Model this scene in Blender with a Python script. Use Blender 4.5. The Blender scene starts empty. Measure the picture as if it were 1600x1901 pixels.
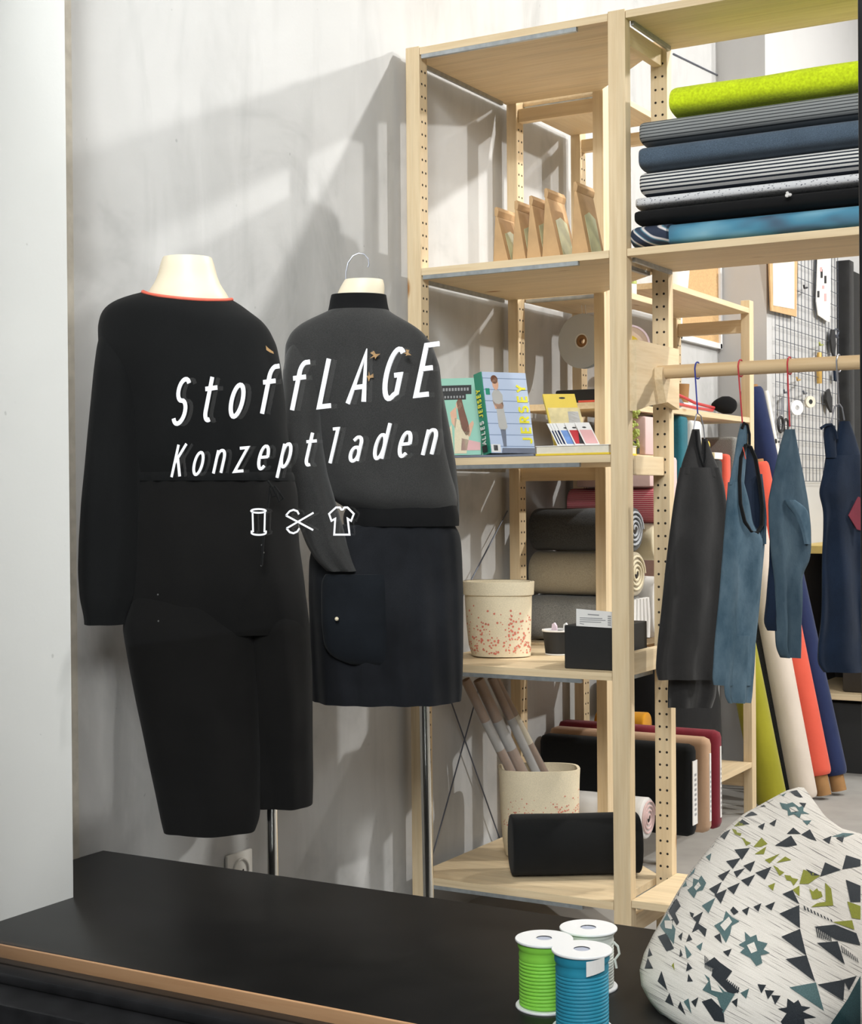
import bpy, bmesh, math, random
from math import sin, cos, pi, radians, atan2, sqrt
from mathutils import Vector, Matrix, geometry, noise
random.seed(4)
SC = bpy.context.scene
COL = SC.collection

# ------------------------------------------------------------------ camera
CX, CY, CZ, YAW, PIT, ROL, FK = (1.9989164771, -3.3367521619, 1.1145584141,
                                 -0.5254326506, -0.0082121542, -0.0079589976, 2828.5188)
CAM = Vector((CX, CY, CZ))
FW = Vector((sin(YAW)*cos(PIT), cos(YAW)*cos(PIT), sin(PIT)))
_r = Vector((cos(YAW), -sin(YAW), 0)); _u = _r.cross(FW)
RT = cos(ROL)*_r + sin(ROL)*_u
UP = -sin(ROL)*_r + cos(ROL)*_u
cd = bpy.data.cameras.new('camera'); cam = bpy.data.objects.new('camera', cd); COL.objects.link(cam)
cam.matrix_world = Matrix(((RT.x, UP.x, -FW.x, CX), (RT.y, UP.y, -FW.y, CY), (RT.z, UP.z, -FW.z, CZ), (0, 0, 0, 1)))
cd.sensor_fit = 'HORIZONTAL'; cd.sensor_width = 36; cd.lens = 36*FK/1600; cd.clip_start = .05; cd.clip_end = 60
SC.camera = cam

def ray(x, y): return FW + RT*((x-800)/FK) - UP*((y-950.5)/FK)
def hit(x, y, ax, v):
    d = ray(x, y); i = 'XYZ'.index(ax)
    return CAM + d*((v-CAM[i])/d[i])
def hitp(x, y, pt, n):
    d = ray(x, y); return CAM + d*((pt-CAM).dot(n)/d.dot(n))
def at(x, y, dep): return CAM + ray(x, y)*dep
H30 = Vector((cos(YAW), -sin(YAW), 0)).normalized()     # sideways, level
F30 = Vector((sin(YAW), cos(YAW), 0)).normalized()      # away, level
VZ = Vector((0, 0, 1))

# ------------------------------------------------------------------ materials
def nt(name):
    m = bpy.data.materials.new(name); m.use_nodes = True
    t = m.node_tree; b = t.nodes['Principled BSDF']
    return m, t, b
def N(t, kind, **kw):
    n = t.nodes.new(kind)
    for k, v in kw.items():
        if hasattr(n, k) and not k[0].isupper(): setattr(n, k, v)
        else: n.inputs[k.replace('_', ' ')].default_value = v
    return n
def coords(t, scale=(1, 1, 1), rot=(0, 0, 0), kind='Object'):
    tc = t.nodes.new('ShaderNodeTexCoord'); mp = t.nodes.new('ShaderNodeMapping')
    mp.inputs['Scale'].default_value = scale; mp.inputs['Rotation'].default_value = rot
    t.links.new(tc.outputs[kind], mp.inputs['Vector']); return mp.outputs['Vector']
def ramp(t, fac, stops):
    r = t.nodes.new('ShaderNodeValToRGB'); e = r.color_ramp.elements
    while len(e) < len(stops): e.new(.5)
    for i, (p, c) in enumerate(stops): e[i].position = p; e[i].color = (*c, 1)
    t.links.new(fac, r.inputs['Fac']); return r.outputs['Color']
def mix(t, fac, a, b, mode='MIX'):
    m = t.nodes.new('ShaderNodeMix'); m.data_type = 'RGBA'; m.blend_type = mode
    for s, v in ((m.inputs[0], fac), (m.inputs[6], a), (m.inputs[7], b)):
        if hasattr(v, 'links'): t.links.new(v, s)
        elif isinstance(v, (int, float)): s.default_value = v
        else: s.default_value = (*v, 1)
    return m.outputs[2]
def bump(t, b, h, strength=.2, dist=.002):
    n = t.nodes.new('ShaderNodeBump'); n.inputs['Strength'].default_value = strength; n.inputs['Distance'].default_value = dist
    t.links.new(h, n.inputs['Height']); t.links.new(n.outputs['Normal'], b.inputs['Normal'])
def plain(name, c, rough=.6, var=.12, scale=30, metal=0, bmp=0, spec=.5, sheen=0):
    m, t, b = nt(name)
    v = coords(t)
    n = N(t, 'ShaderNodeTexNoise', Scale=scale, Detail=4.0); t.links.new(v, n.inputs['Vector'])
    d = tuple(max(0, x*(1-var)) for x in c); l = tuple(min(1, x*(1+var)) for x in c)
    t.links.new(ramp(t, n.outputs['Fac'], [(.3, d), (.7, l)]), b.inputs['Base Color'])
    b.inputs['Roughness'].default_value = rough; b.inputs['Metallic'].default_value = metal
    b.inputs['Specular IOR Level'].default_value = spec
    if sheen: b.inputs['Sheen Weight'].default_value = sheen; b.inputs['Sheen Roughness'].default_value = .5
    if bmp: bump(t, b, n.outputs['Fac'], bmp)
    return m
def cloth(name, c, var=.25, big=.15, weave=900, sheen=.15):
    m, t, b = nt(name)
    v = coords(t)
    n1 = N(t, 'ShaderNodeTexNoise', Scale=float(weave), Detail=2.0); t.links.new(v, n1.inputs['Vector'])
    n2 = N(t, 'ShaderNodeTexNoise', Scale=9.0, Detail=4.0); t.links.new(v, n2.inputs['Vector'])
    c1 = ramp(t, n1.outputs['Fac'], [(.3, tuple(x*(1-var) for x in c)), (.7, tuple(min(1, x*(1+var)) for x in c))])
    c2 = ramp(t, n2.outputs['Fac'], [(.3, (1-big,)*3), (.7, (1+big,)*3)])
    t.links.new(mix(t, 1.0, c1, c2, 'MULTIPLY'), b.inputs['Base Color'])
    b.inputs['Roughness'].default_value = .95; b.inputs['Specular IOR Level'].default_value = .15
    b.inputs['Sheen Weight'].default_value = sheen
    bump(t, b, n2.outputs['Fac'], .35, .01)
    return m
def wood(name, axis, c=(.77, .61, .395), knots=True):
    m, t, b = nt(name)
    s = [22, 22, 22]; s['XYZ'.index(axis)] = 1.2
    oi = t.nodes.new('ShaderNodeObjectInfo'); rm = N(t, 'ShaderNodeMath', operation='MULTIPLY'); t.links.new(oi.outputs['Random'], rm.inputs[0]); rm.inputs[1].default_value = 37.0
    def shift(vec):
        a = N(t, 'ShaderNodeVectorMath', operation='ADD'); t.links.new(vec, a.inputs[0]); t.links.new(rm.outputs[0], a.inputs[1]); return a.outputs[0]
    v = shift(coords(t, s))
    n = N(t, 'ShaderNodeTexNoise', Scale=1.6, Detail=5.0, Distortion=.6); t.links.new(v, n.inputs['Vector'])
    w = N(t, 'ShaderNodeTexNoise', Scale=6.0, Detail=2.0); t.links.new(v, w.inputs['Vector'])
    c1 = ramp(t, n.outputs['Fac'], [(.25, tuple(x*.86 for x in c)), (.5, c), (.8, tuple(min(1, x*1.06) for x in c))])
    c2 = ramp(t, w.outputs['Fac'], [(.35, (.93, .9, .86)), (.6, (1, 1, 1))])
    col = mix(t, 1.0, c1, c2, 'MULTIPLY')
    if knots:
        s2 = [9, 9, 9]; s2['XYZ'.index(axis)] = 4.0
        v2 = shift(coords(t, s2))
        vo = N(t, 'ShaderNodeTexVoronoi', Scale=.8); t.links.new(v2, vo.inputs['Vector'])
        k = ramp(t, vo.outputs['Distance'], [(.0, (.35, .2, .09)), (.05, (.5, .3, .15)), (.1, (1, 1, 1))])
        col = mix(t, 1.0, col, k, 'MULTIPLY')
    t.links.new(col, b.inputs['Base Color']); b.inputs['Roughness'].default_value = .55
    b.inputs['Specular IOR Level'].default_value = .3
    bump(t, b, n.outputs['Fac'], .06)
    return m
def stripes(name, a, bcol, axis, per, frac=.5, rough=.9):
    m, t, b = nt(name)
    tc = t.nodes.new('ShaderNodeTexCoord'); sp = t.nodes.new('ShaderNodeSeparateXYZ')
    t.links.new(tc.outputs['Object'], sp.inputs[0])
    x = N(t, 'ShaderNodeMath', operation='DIVIDE'); t.links.new(sp.outputs['XYZ'.index(axis)], x.inputs[0]); x.inputs[1].default_value = per
    f = N(t, 'ShaderNodeMath', operation='FRACT'); t.links.new(x.outputs[0], f.inputs[0])
    g = N(t, 'ShaderNodeMath', operation='LESS_THAN'); t.links.new(f.outputs[0], g.inputs[0]); g.inputs[1].default_value = frac
    t.links.new(mix(t, g.outputs[0], a, bcol), b.inputs['Base Color']); b.inputs['Roughness'].default_value = rough
    b.inputs['Specular IOR Level'].default_value = .15
    return m
def plaster(name, c, stain=.25, dark=(.5, .5, .5)):
    m, t, b = nt(name)
    v = coords(t); vs = coords(t, (3.0, 3.0, .7))
    n1 = N(t, 'ShaderNodeTexNoise', Scale=1.7, Detail=7.0, Roughness=.62, Distortion=1.2); t.links.new(v, n1.inputs['Vector'])
    n3 = N(t, 'ShaderNodeTexNoise', Scale=2.4, Detail=5.0, Roughness=.6, Distortion=.5); t.links.new(vs, n3.inputs['Vector'])
    n2 = N(t, 'ShaderNodeTexNoise', Scale=120.0, Detail=3.0); t.links.new(v, n2.inputs['Vector'])
    vo = N(t, 'ShaderNodeTexNoise', Scale=60.0, Detail=1.0); t.links.new(v, vo.inputs['Vector'])
    c1 = ramp(t, n1.outputs['Fac'], [(.34, tuple(x*(1-stain) for x in c)), (.47, tuple(x*(1-stain*.25) for x in c)), (.62, c), (.8, tuple(min(1, x*1.05) for x in c))])
    c3 = ramp(t, n3.outputs['Fac'], [(.36, (1-stain*.45,)*3), (.52, (1, 1, 1))])
    sp = ramp(t, vo.outputs['Fac'], [(.19, (.78, .78, .78)), (.22, (1, 1, 1))])
    t.links.new(mix(t, 1.0, mix(t, 1.0, c1, c3, 'MULTIPLY'), sp, 'MULTIPLY'), b.inputs['Base Color'])
    b.inputs['Roughness'].default_value = .85; b.inputs['Specular IOR Level'].default_value = .2
    bump(t, b, n2.outputs['Fac'], .12)
    return m

WX, WY, WZ = wood('pine_x', 'X'), wood('pine_y', 'Y'), wood('pine_z', 'Z')
M = dict(
    wall=plaster('grey_plaster', (.57, .567, .563), .22), reveal=plaster('white_plaster', (.72, .73, .72), .03),
    wall2=plaster('pale_plaster', (.58, .575, .575), .06), ceil=plain('ceiling_paint', (.8, .79, .77), .9, .03),
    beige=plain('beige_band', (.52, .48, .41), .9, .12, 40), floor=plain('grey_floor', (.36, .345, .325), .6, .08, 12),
    sill=plain('black_board', (.0065, .006, .0055), .40, .35, 14, bmp=.02, spec=.22), edge=wood('raw_edge', 'X', (.66, .38, .20), False),
    frame=plain('black_frame_paint', (.010, .010, .0105), .38, .4, 25, bmp=.05), socket=plain('white_plastic', (.78, .76, .72), .35, .02),
    vinyl=plain('white_vinyl', (.93, .94, .96), .5, .01), metal=plain('galvanised_steel', (.42, .45, .47), .38, .15, 60, metal=.7),
    chrome=plain('chrome', (.75, .74, .70), .16, .05, 20, metal=1.0), hole=plain('peg_hole', (.02, .014, .01), .9, .1),
    cream=plain('cream_mannequin', (.86, .76, .58), .45, .03, 8), black=cloth('black_cloth', (.0075, .0078, .008), sheen=.04),
    trouser=cloth('black_twill', (.0080, .0075, .0072), sheen=.04), char=cloth('charcoal_jersey', (.037, .0365, .036), .3, .12, 700),
    rib=cloth('black_rib', (.0065, .0065, .007), sheen=.03), navyskirt=cloth('blue_black_denim', (.0115, .0125, .0155), .3, .35, sheen=.06),
    pocket=cloth('dark_denim_pocket', (.0085, .0105, .014), .3, .25, sheen=.06), pipe=plain('coral_piping', (.85, .16, .10), .7, .05),
    gold=plain('gold_print', (.38, .21, .065), .5, .2, 60), pearl=plain('pearl', (.85, .75, .55), .3, .02), sequin=plain('sequin', (.12, .12, .12), .25, .1),
    kraft=plain('kraft_paper', (.56, .35, .17), .75, .12, 25, bmp=.1), kraftw=plain('paper_window', (.62, .62, .36), .35, .25, 22),
    canvas=cloth('natural_canvas', (.76, .66, .48), .1, .04, 500, 0), dots=plain('red_dots', (.62, .19, .13), .8, .15, 30),
    white=plain('white_card', (.82, .80, .78), .6, .02), whitepl=plain('white_spool_plastic', (.90, .90, .91), .35, .01),
    hub=plain('spool_hub', (.45, .48, .58), .6, .03), ink=plain('black_print', (.02, .02, .022), .6, .1), greyink=plain('grey_print', (.33, .33, .34), .7, .05),
    blackbox=plain('black_card', (.012, .012, .012), .6, .1), lime=cloth('lime_fleece', (.60, .74, .015), .16, .1, 160),
    blue=cloth('blue_grey_denim', (.075, .105, .145), .25, .1, 500), speck=None, tie=None, tie2=None,
    yellow=plain('yellow_card', (.80, .58, .05), .5, .06, 20), page=plain('book_pages', (.78, .72, .60), .8, .06, 90),
    mint=plain('mint_cover', (.30, .58, .47), .4, .05, 12), green=plain('green_spine', (.03, .29, .19), .4, .05), skyb=stripes('pale_blue_planks', (.53, .62, .80), (.20, .27, .42), 'Z', .0285, .06, .4),
    skin=plain('printed_skin', (.72, .42, .29), .5, .08), hair=plain('printed_hair', (.18, .07, .04), .5, .15), greyshirt=plain('printed_grey', (.52, .51, .49), .5, .05),
    jeans=plain('printed_jeans', (.18, .20, .26), .5, .1), pink=plain('printed_pink', (.75, .42, .42), .5, .05), yprint=plain('yellow_print', (.90, .82, .06), .5, .02),
    teal=cloth('teal_cotton', (.02, .13, .17)), red=plain('red_ribbon', (.52, .025, .02), .6, .15, 60), bluerib=plain('blue_ribbon', (.01, .09, .22), .6, .2, 60),
    redh=plain('red_handles', (.55, .04, .05), .3, .1), cork=plain('cork', (.60, .38, .18), .8, .12, 120), greyfab=cloth('grey_wool', (.20, .195, .18), .3, .1, 400),
    dgrey=cloth('dark_grey_knit', (.060, .062, .064), .35, .1, 350), lgrey=cloth('pale_grey_knit', (.42, .44, .47), .15, .1, 300), sand=cloth('sand_knit', (.40, .345, .25), .15, .05, 350),
    creamf=cloth('cream_felt', (.72, .64, .46), .08, .05), whitef=cloth('white_felt', (.74, .72, .70), .06, .06), pinkf=cloth('pink_felt', (.72, .52, .50), .08, .05),
    redstripe=stripes('dark_red_stripes', (.40, .04, .07), (.62, .30, .30), 'Z', .006, .5), maroon=cloth('maroon_cloth', (.19, .018, .03)), tan=cloth('tan_cloth', (.47, .30, .19), .1, .05),
    orange=cloth('orange_felt', (.62, .28, .015), .1, .1), dstripe=stripes('grey_pinstripe', (.05, .055, .06), (.27, .28, .28), 'Z', .0072, .70), bwstripe=stripes('black_white_stripe', (.022, .028, .04), (.66, .65, .63), 'Z', .0082, .56),
    coral=cloth('coral_cloth', (.68, .105, .065), .08, .05), navy=cloth('navy_cloth', (.018, .028, .085), .15, .1), chart=cloth('chartreuse_cloth', (.31, .29, .022), .1, .08), ecru=cloth('ecru_cloth', (.66, .57, .49), .06, .05),
    core=plain('cardboard_core', (.33, .17, .06), .8, .1, 30), wire=plain('dark_wire', (.10, .11, .14), .5, .05, metal=.3), clip=plain('clipboard_wood', (.62, .40, .20), .6, .1, 30),
    paper=plain('note_paper', (.86, .82, .74), .8, .02), denim=None, denim2=None, navyd=cloth('navy_denim', (.009, .017, .036), .3, .25, sheen=.05), blackg=cloth('soft_black', (.022, .021, .021), .25, .15),
    bind=cloth('black_binding', (.0085, .0085, .009), sheen=.05), string=plain('red_string', (.50, .04, .05), .8, .1), bstring=plain('blue_string', (.03, .05, .30), .8, .1), steel=plain('steel_wire', (.35, .36, .40), .35, .1, metal=.8),
    gspool=plain('green_elastic', (.25, .66, .06), .6, .06, 50), bspool=plain('blue_elastic', (.012, .25, .38), .6, .07, 50), wspool=plain('white_elastic', (.66, .68, .63), .6, .05, 50),
    doorb=plain('black_door', (.012, .012, .012), .5, .3, 12), counter=plain('dark_counter', (.035, .027, .02), .6, .2, 10), ctop=plain('yellow_edge', (.55, .40, .12), .5, .1, 20),
    brass=plain('brass_tool', (.60, .37, .10), .4, .1, metal=.3), reel=plain('grey_reel_card', (.60, .63, .66), .6, .03, 8), reelc=plain('cream_reel_card', (.80, .62, .50), .6, .05, 8), lilac=plain('pink_rim', (.78, .62, .70), .5, .02),
    plantg=plain('plant_green', (.33, .38, .08), .6, .3, 60), ccream=None, ctealback=cloth('dark_teal_backing', (.018, .055, .062)), cdark=cloth('charcoal_weave', (.022, .027, .033), .35, .1),
    cteal=cloth('grey_teal_weave', (.075, .135, .14), .25, .1), colive=cloth('olive_weave', (.22, .23, .025), .2, .1), tube=None, tubebrown=wood('brown_paper_roll', 'Z', (.30, .15, .06), False), tubegrey=plain('grey_paper_roll', (.40, .38, .36), .5, .15, 14),
    rod=wood('rod_wood', 'X', (.66, .48, .28), False), lblue=plain('pack_blue', (.18, .32, .66), .4, .2, 60), bwalldark=plain('brown_black', (.02, .015, .012), .7, .3, 12))

def special():
    m, t, b = nt('white_speckled_cotton'); v = coords(t, (70, 150, 150))
    vo = N(t, 'ShaderNodeTexVoronoi', Scale=1.6); t.links.new(v, vo.inputs['Vector'])
    t.links.new(ramp(t, vo.outputs['Distance'], [(.17, (.09, .1, .13)), (.28, (.64, .64, .66))]), b.inputs['Base Color'])
    b.inputs['Roughness'].default_value = .9; M['speck'] = m
    m, t, b = nt('blue_dyed_cotton'); v = coords(t, (3.5, 9, 9))
    n = N(t, 'ShaderNodeTexNoise', Scale=1.5, Detail=2.0); t.links.new(v, n.inputs['Vector'])
    t.links.new(ramp(t, n.outputs['Fac'], [(.3, (.06, .09, .14)), (.45, (.07, .24, .36)), (.6, (.17, .38, .50)), (.75, (.45, .62, .70))]), b.inputs['Base Color'])
    b.inputs['Roughness'].default_value = .85; M['tie'] = m
    m, t, b = nt('swirl_print'); v = coords(t, (14, 6, 16), (0, .9, .3))
    w = N(t, 'ShaderNodeTexWave', Scale=.55, Distortion=4.0, Detail=1.0); t.links.new(v, w.inputs['Vector'])
    t.links.new(ramp(t, w.outputs['Fac'], [(.3, (.02, .03, .06)), (.42, (.66, .63, .62)), (.62, (.7, .62, .63)), (.75, (.10, .26, .34)), (.9, (.03, .05, .09))]), b.inputs['Base Color'])
    b.inputs['Roughness'].default_value = .85; M['tie2'] = m
    for key, a, c in (('denim', (.040, .080, .115), (.125, .185, .235)), ('denim2', (.036, .064, .092), (.085, .125, .155))):
        m, t, b = nt(key + '_wash'); v = coords(t, (9, 9, 5))
        n = N(t, 'ShaderNodeTexNoise', Scale=1.6, Detail=6.0, Roughness=.65); t.links.new(v, n.inputs['Vector'])
        t.links.new(ramp(t, n.outputs['Fac'], [(.3, a), (.7, c)]), b.inputs['Base Color'])
        b.inputs['Roughness'].default_value = .9; b.inputs['Specular IOR Level'].default_value = .1
        bump(t, b, n.outputs['Fac'], .4, .01); M[key] = m
    m, t, b = nt('cream_slub_weave'); v = coords(t, (1, 1, 1), (0, 0, 0), 'UV')
    m0 = N(t, 'ShaderNodeMapping'); t.links.new(v, m0.inputs['Vector']); m0.inputs['Rotation'].default_value = (0, 0, radians(-29))
    mp = N(t, 'ShaderNodeMapping'); t.links.new(m0.outputs['Vector'], mp.inputs['Vector']); mp.inputs['Scale'].default_value = (7, 230, 1)
    n = N(t, 'ShaderNodeTexNoise', Scale=1.0, Detail=1.5); t.links.new(mp.outputs['Vector'], n.inputs['Vector'])
    n2 = N(t, 'ShaderNodeTexNoise', Scale=420.0, Detail=1.0); t.links.new(v, n2.inputs['Vector'])
    c1 = ramp(t, n.outputs['Fac'], [(.31, (.27, .25, .24)), (.385, (.69, .645, .59)), (.6, (.78, .735, .68))])
    c2 = ramp(t, n2.outputs['Fac'], [(.3, (.82, .82, .82)), (.6, (1, 1, 1))])
    t.links.new(mix(t, 1.0, c1, c2, 'MULTIPLY'), b.inputs['Base Color']); b.inputs['Roughness'].default_value = .95
    b.inputs['Specular IOR Level'].default_value = .1
    bump(t, b, n2.outputs['Fac'], .3); M['ccream'] = m
    # window pane: clear, with the weak mirror of plain glass
    m = bpy.data.materials.new('window_glass'); m.use_nodes = True; t = m.node_tree; t.nodes.clear()
    o = t.nodes.new('ShaderNodeOutputMaterial'); mx = t.nodes.new('ShaderNodeMixShader'); tr = t.nodes.new('ShaderNodeBsdfTransparent')
    gl = t.nodes.new('ShaderNodeBsdfGlossy'); gl.inputs['Roughness'].default_value = .02; fr = t.nodes.new('ShaderNodeFresnel'); fr.inputs['IOR'].default_value = 1.33
    tr.inputs['Color'].default_value = (.98, .985, .98, 1)
    t.links.new(fr.outputs[0], mx.inputs[0]); t.links.new(tr.outputs[0], mx.inputs[1]); t.links.new(gl.outputs[0], mx.inputs[2]); t.links.new(mx.outputs[0], o.inputs[0])
    M['glass'] = m
    m, t, b = nt('clear_film'); b.inputs['Base Color'].default_value = (.6, .6, .6, 1); b.inputs['Roughness'].default_value = .12
    b.inputs['Alpha'].default_value = .3; M['tube'] = m
special()

# ------------------------------------------------------------------ object helpers
WL = {}
def link(o, loc, parent):
    COL.objects.link(o)
    WL[o.name] = Vector(loc)
    if parent is not None:
        o.parent = parent; o.location = Vector(loc) - WL[parent.name]
    else: o.location = loc
    return o
def obj(name, bm, mats, parent=None, smooth=40, loc=None, **props):
    """link a bmesh (world coordinates) as one mesh object whose origin is its own centre"""
    if not isinstance(mats, (list, tuple)): mats = [mats]
    bmesh.ops.recalc_face_normals(bm, faces=bm.faces[:])
    me = bpy.data.meshes.new(name)
    xs = [v.co for v in bm.verts]
    lo = Vector((min(v.x for v in xs), min(v.y for v in xs), min(v.z for v in xs)))
    hi = Vector((max(v.x for v in xs), max(v.y for v in xs), max(v.z for v in xs)))
    c = (lo+hi)/2 if loc is None else Vector(loc)
    bmesh.ops.translate(bm, verts=bm.verts[:], vec=-c)
    bm.to_mesh(me); bm.free()
    for m in mats: me.materials.append(m)
    if smooth:
        for p in me.polygons: p.use_smooth = True
        try: me.set_sharp_from_angle(angle=radians(smooth))
        except Exception: pass
    o = bpy.data.objects.new(name, me)
    link(o, c, parent)
    for k, v in props.items(): o[k] = v
    return o
def thing(name, label, cat, loc, group=None):
    o = bpy.data.objects.new(name, None); o.empty_display_size = .05
    link(o, loc, None); o['label'] = label; o['category'] = cat
    if group: o['group'] = group
    return o
def tag(o, label, cat, group=None):
    o['label'] = label; o['category'] = cat
    if group: o['group'] = group
    return o
def struct(name, bm, m, parent=None, smooth=0):
    o = obj(name, bm, m, parent, smooth)
    if parent is None: o['kind'] = 'structure'
    return o
def copy_thing(o, loc, label, group=None):
    r = o.copy(); COL.objects.link(r); r.location = loc; WL[r.name] = Vector(loc); r['label'] = label
    if group: r['group'] = group
    for ch in o.children:
        c = ch.copy(); COL.objects.link(c); c.parent = r
        for g in ch.children:
            d = g.copy(); COL.objects.link(d); d.parent = c
    return r

def BM(): return bmesh.new()
def box(bm, x0, x1, y0, y1, z0, z1, mi=0, bev=0):
    vs = [bm.verts.new((x, y, z)) for x in (x0, x1) for y in (y0, y1) for z in (z0, z1)]
    fs = [bm.faces.new([vs[i] for i in q]) for q in ((0, 1, 3, 2), (4, 6, 7, 5), (0, 4, 5, 1), (2, 3, 7, 6), (0, 2, 6, 4), (1, 5, 7, 3))]
    for f in fs: f.material_index = mi
    if bev:
        es = list({e for f in fs for e in f.edges})
        r = bmesh.ops.bevel(bm, geom=es, offset=bev, segments=2, affect='EDGES', profile=.5)
        for f in r['faces']: f.material_index = mi
    return bm
def bx(*a, **k): return box(BM(), *a, **k)
def frame_of(d):
    d = d.normalized(); a = Vector((0, 0, 1)) if abs(d.z) < .9 else Vector((1, 0, 0))
    u = d.cross(a).normalized(); return u, d.cross(u).normalized()
def tube(bm, pts, r, n=10, mi=0, closed=False, caps=True):
    pts = [Vector(p) for p in pts]; rings = []
    m = len(pts); rs = r if isinstance(r, (list, tuple)) else [r]*m
    u = None
    for i, p in enumerate(pts):
        a = pts[i-1] if (i > 0 or closed) else p; b = pts[(i+1) % m] if (i < m-1 or closed) else p
        d = (b-a).normalized()
        if u is None: u, w = frame_of(d)
        else:
            u = (u - d*u.dot(d)).normalized(); w = d.cross(u)
        rings.append([bm.verts.new(p + (u*cos(2*pi*k/n) + w*sin(2*pi*k/n))*rs[i]) for k in range(n)])
    for i in range(m if closed else m-1):
        A, B = rings[i], rings[(i+1) % m]
        for k in range(n):
            bm.faces.new((A[k], A[(k+1) % n], B[(k+1) % n], B[k])).material_index = mi
    if caps and not closed:
        bm.faces.new(rings[0][::-1]).material_index = mi; bm.faces.new(rings[-1]).material_index = mi
    return bm
def lathe(bm, c, prof, n=32, mi=0, axis='Z', mis=None, caps=True):
    """prof: (radius, height) pairs around an axis through c"""
    c = Vector(c); rings = []
    for r, h in prof:
        ring = []
        for k in range(n):
            a = 2*pi*k/n
            if axis == 'Z': p = Vector((r*cos(a), r*sin(a), h))
            elif axis == 'X': p = Vector((h, r*cos(a), r*sin(a)))
            else: p = Vector((r*cos(a), h, r*sin(a)))
            ring.append(bm.verts.new(c+p))
        rings.append(ring)
    for i in range(len(rings)-1):
        for k in range(n):
            f = bm.faces.new((rings[i][k], rings[i][(k+1) % n], rings[i+1][(k+1) % n], rings[i+1][k]))
            f.material_index = mis[i] if mis else mi
    if caps:
        f = bm.faces.new(rings[0][::-1]); f.material_index = mis[0] if mis else mi
        f = bm.faces.new(rings[-1]); f.material_index = mis[-1] if mis else mi
    return bm
def loft(bm, rings, mi=0, caps=True):
    R = [[bm.verts.new(p) for p in r] for r in rings]; n = len(R[0])
    for i in range(len(R)-1):
        for k in range(n):
            bm.faces.new((R[i][k], R[i][(k+1) % n], R[i+1][(k+1) % n], R[i+1][k])).material_index = mi
    if caps:
        bm.faces.new(R[0][::-1]).material_index = mi; bm.faces.new(R[-1]).material_index = mi
    return bm
def prism(bm, poly, d, mi=0, side=None):
    """solid between a polygon of points and the same polygon moved by d"""
    d = Vector(d); A = [bm.verts.new(Vector(p)) for p in poly]; B = [bm.verts.new(Vector(p)+d) for p in poly]
    n = len(A)
    bm.faces.new(A).material_index = mi; bm.faces.new(B[::-1]).material_index = mi
    for k in range(n): bm.faces.new((A[k], B[k], B[(k+1) % n], A[(k+1) % n])).material_index = mi if side is None else side
    return bm
def smooth_rows(rows, step):
    """rows (y, xl, xr, t): resample evenly and soften the corners"""
    out = []; y = rows[0][0]; ys = []
    n = max(2, int(round((rows[-1][0]-rows[0][0])/step)))
    for i in range(n+1):
        y = rows[0][0] + (rows[-1][0]-rows[0][0])*i/n
        for a, b in zip(rows, rows[1:]):
            if a[0] <= y <= b[0] or b is rows[-1]:
                if y <= b[0] or b is rows[-1]:
                    f = (y-a[0])/(b[0]-a[0]); out.append([y]+[a[j]+(b[j]-a[j])*f for j in range(1, len(a))]); break
    for _ in range(2):
        o2 = [r[:] for r in out]
        for i in range(1, len(out)-1):
            for j in range(1, len(out[0])): o2[i][j] = .25*out[i-1][j]+.5*out[i][j]+.25*out[i+1][j]
        out = o2
    return out
def rloft(bm, rows, dep, step=12, n=48, D=None, ex=.8, fold=0, ff=9, seed=0, fy=.006, mi=0, pt=None, ddep=0, caps=True, scoop=0, tilt=0, wv=0):
    """cloth volume from outline rows (y, left x, right x, half thickness): elliptical rings round an upright axis"""
    D = H30 if D is None else D
    Nn = Vector((D.y, -D.x, 0)); Nn = Nn if Nn.dot(F30) < 0 else -Nn       # towards the viewer
    rs = smooth_rows([list(r) for r in rows], step); y0, y1 = rs[0][0], rs[-1][0]
    if pt is None: pt = at((rs[0][1]+rs[0][2])/2, y0, dep)
    rings = []
    for i, (y, xl, xr, th) in enumerate(rs):
        q = pt + F30*ddep*((y-y0)/(y1-y0))
        g = (y-y0)/(y1-y0); ring = []; tl = tilt*(xr-xl)/2*max(0, 1-g*3)**2; dz = scoop*max(0, 1-g*4)**2
        L = hitp(xl, y-tl, q, Nn); R = hitp(xr, y+tl, q, Nn); c = (L+R)/2; h = (R-L)/2
        for k in range(n):
            a = 2*pi*k/n; ca, sa = cos(a), sin(a)
            e = lambda v: math.copysign(abs(v)**ex, v)
            f = 1
            if fold:
                nn = noise.noise(Vector((a*ff/6.283*1.3, y*fy, seed)))+.6*sin(a*ff+seed+y*fy*2)
                f = 1 + fold*nn*(.35+.65*g)
            wq = wv*(sin(ca*6.5+seed*1.7+.8*noise.noise(Vector((y*.012, seed, 0))))+.7*noise.noise(Vector((ca*3.1, y*.010, seed+9))))*(.3+.7*g) if wv else 0
            ring.append(c + Nn*wq - VZ*(dz*max(0, sa)) + h*e(ca) + Nn*(th*e(sa)*f) + Nn*(fold*.4*th*sin(a*ff*.5+seed)*g if fold else 0))
        rings.append(ring)
    return loft(bm, rings, mi, caps)
def pxpoly(pts, pt, n): return [hitp(x, y, pt, n) for x, y in pts]

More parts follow.
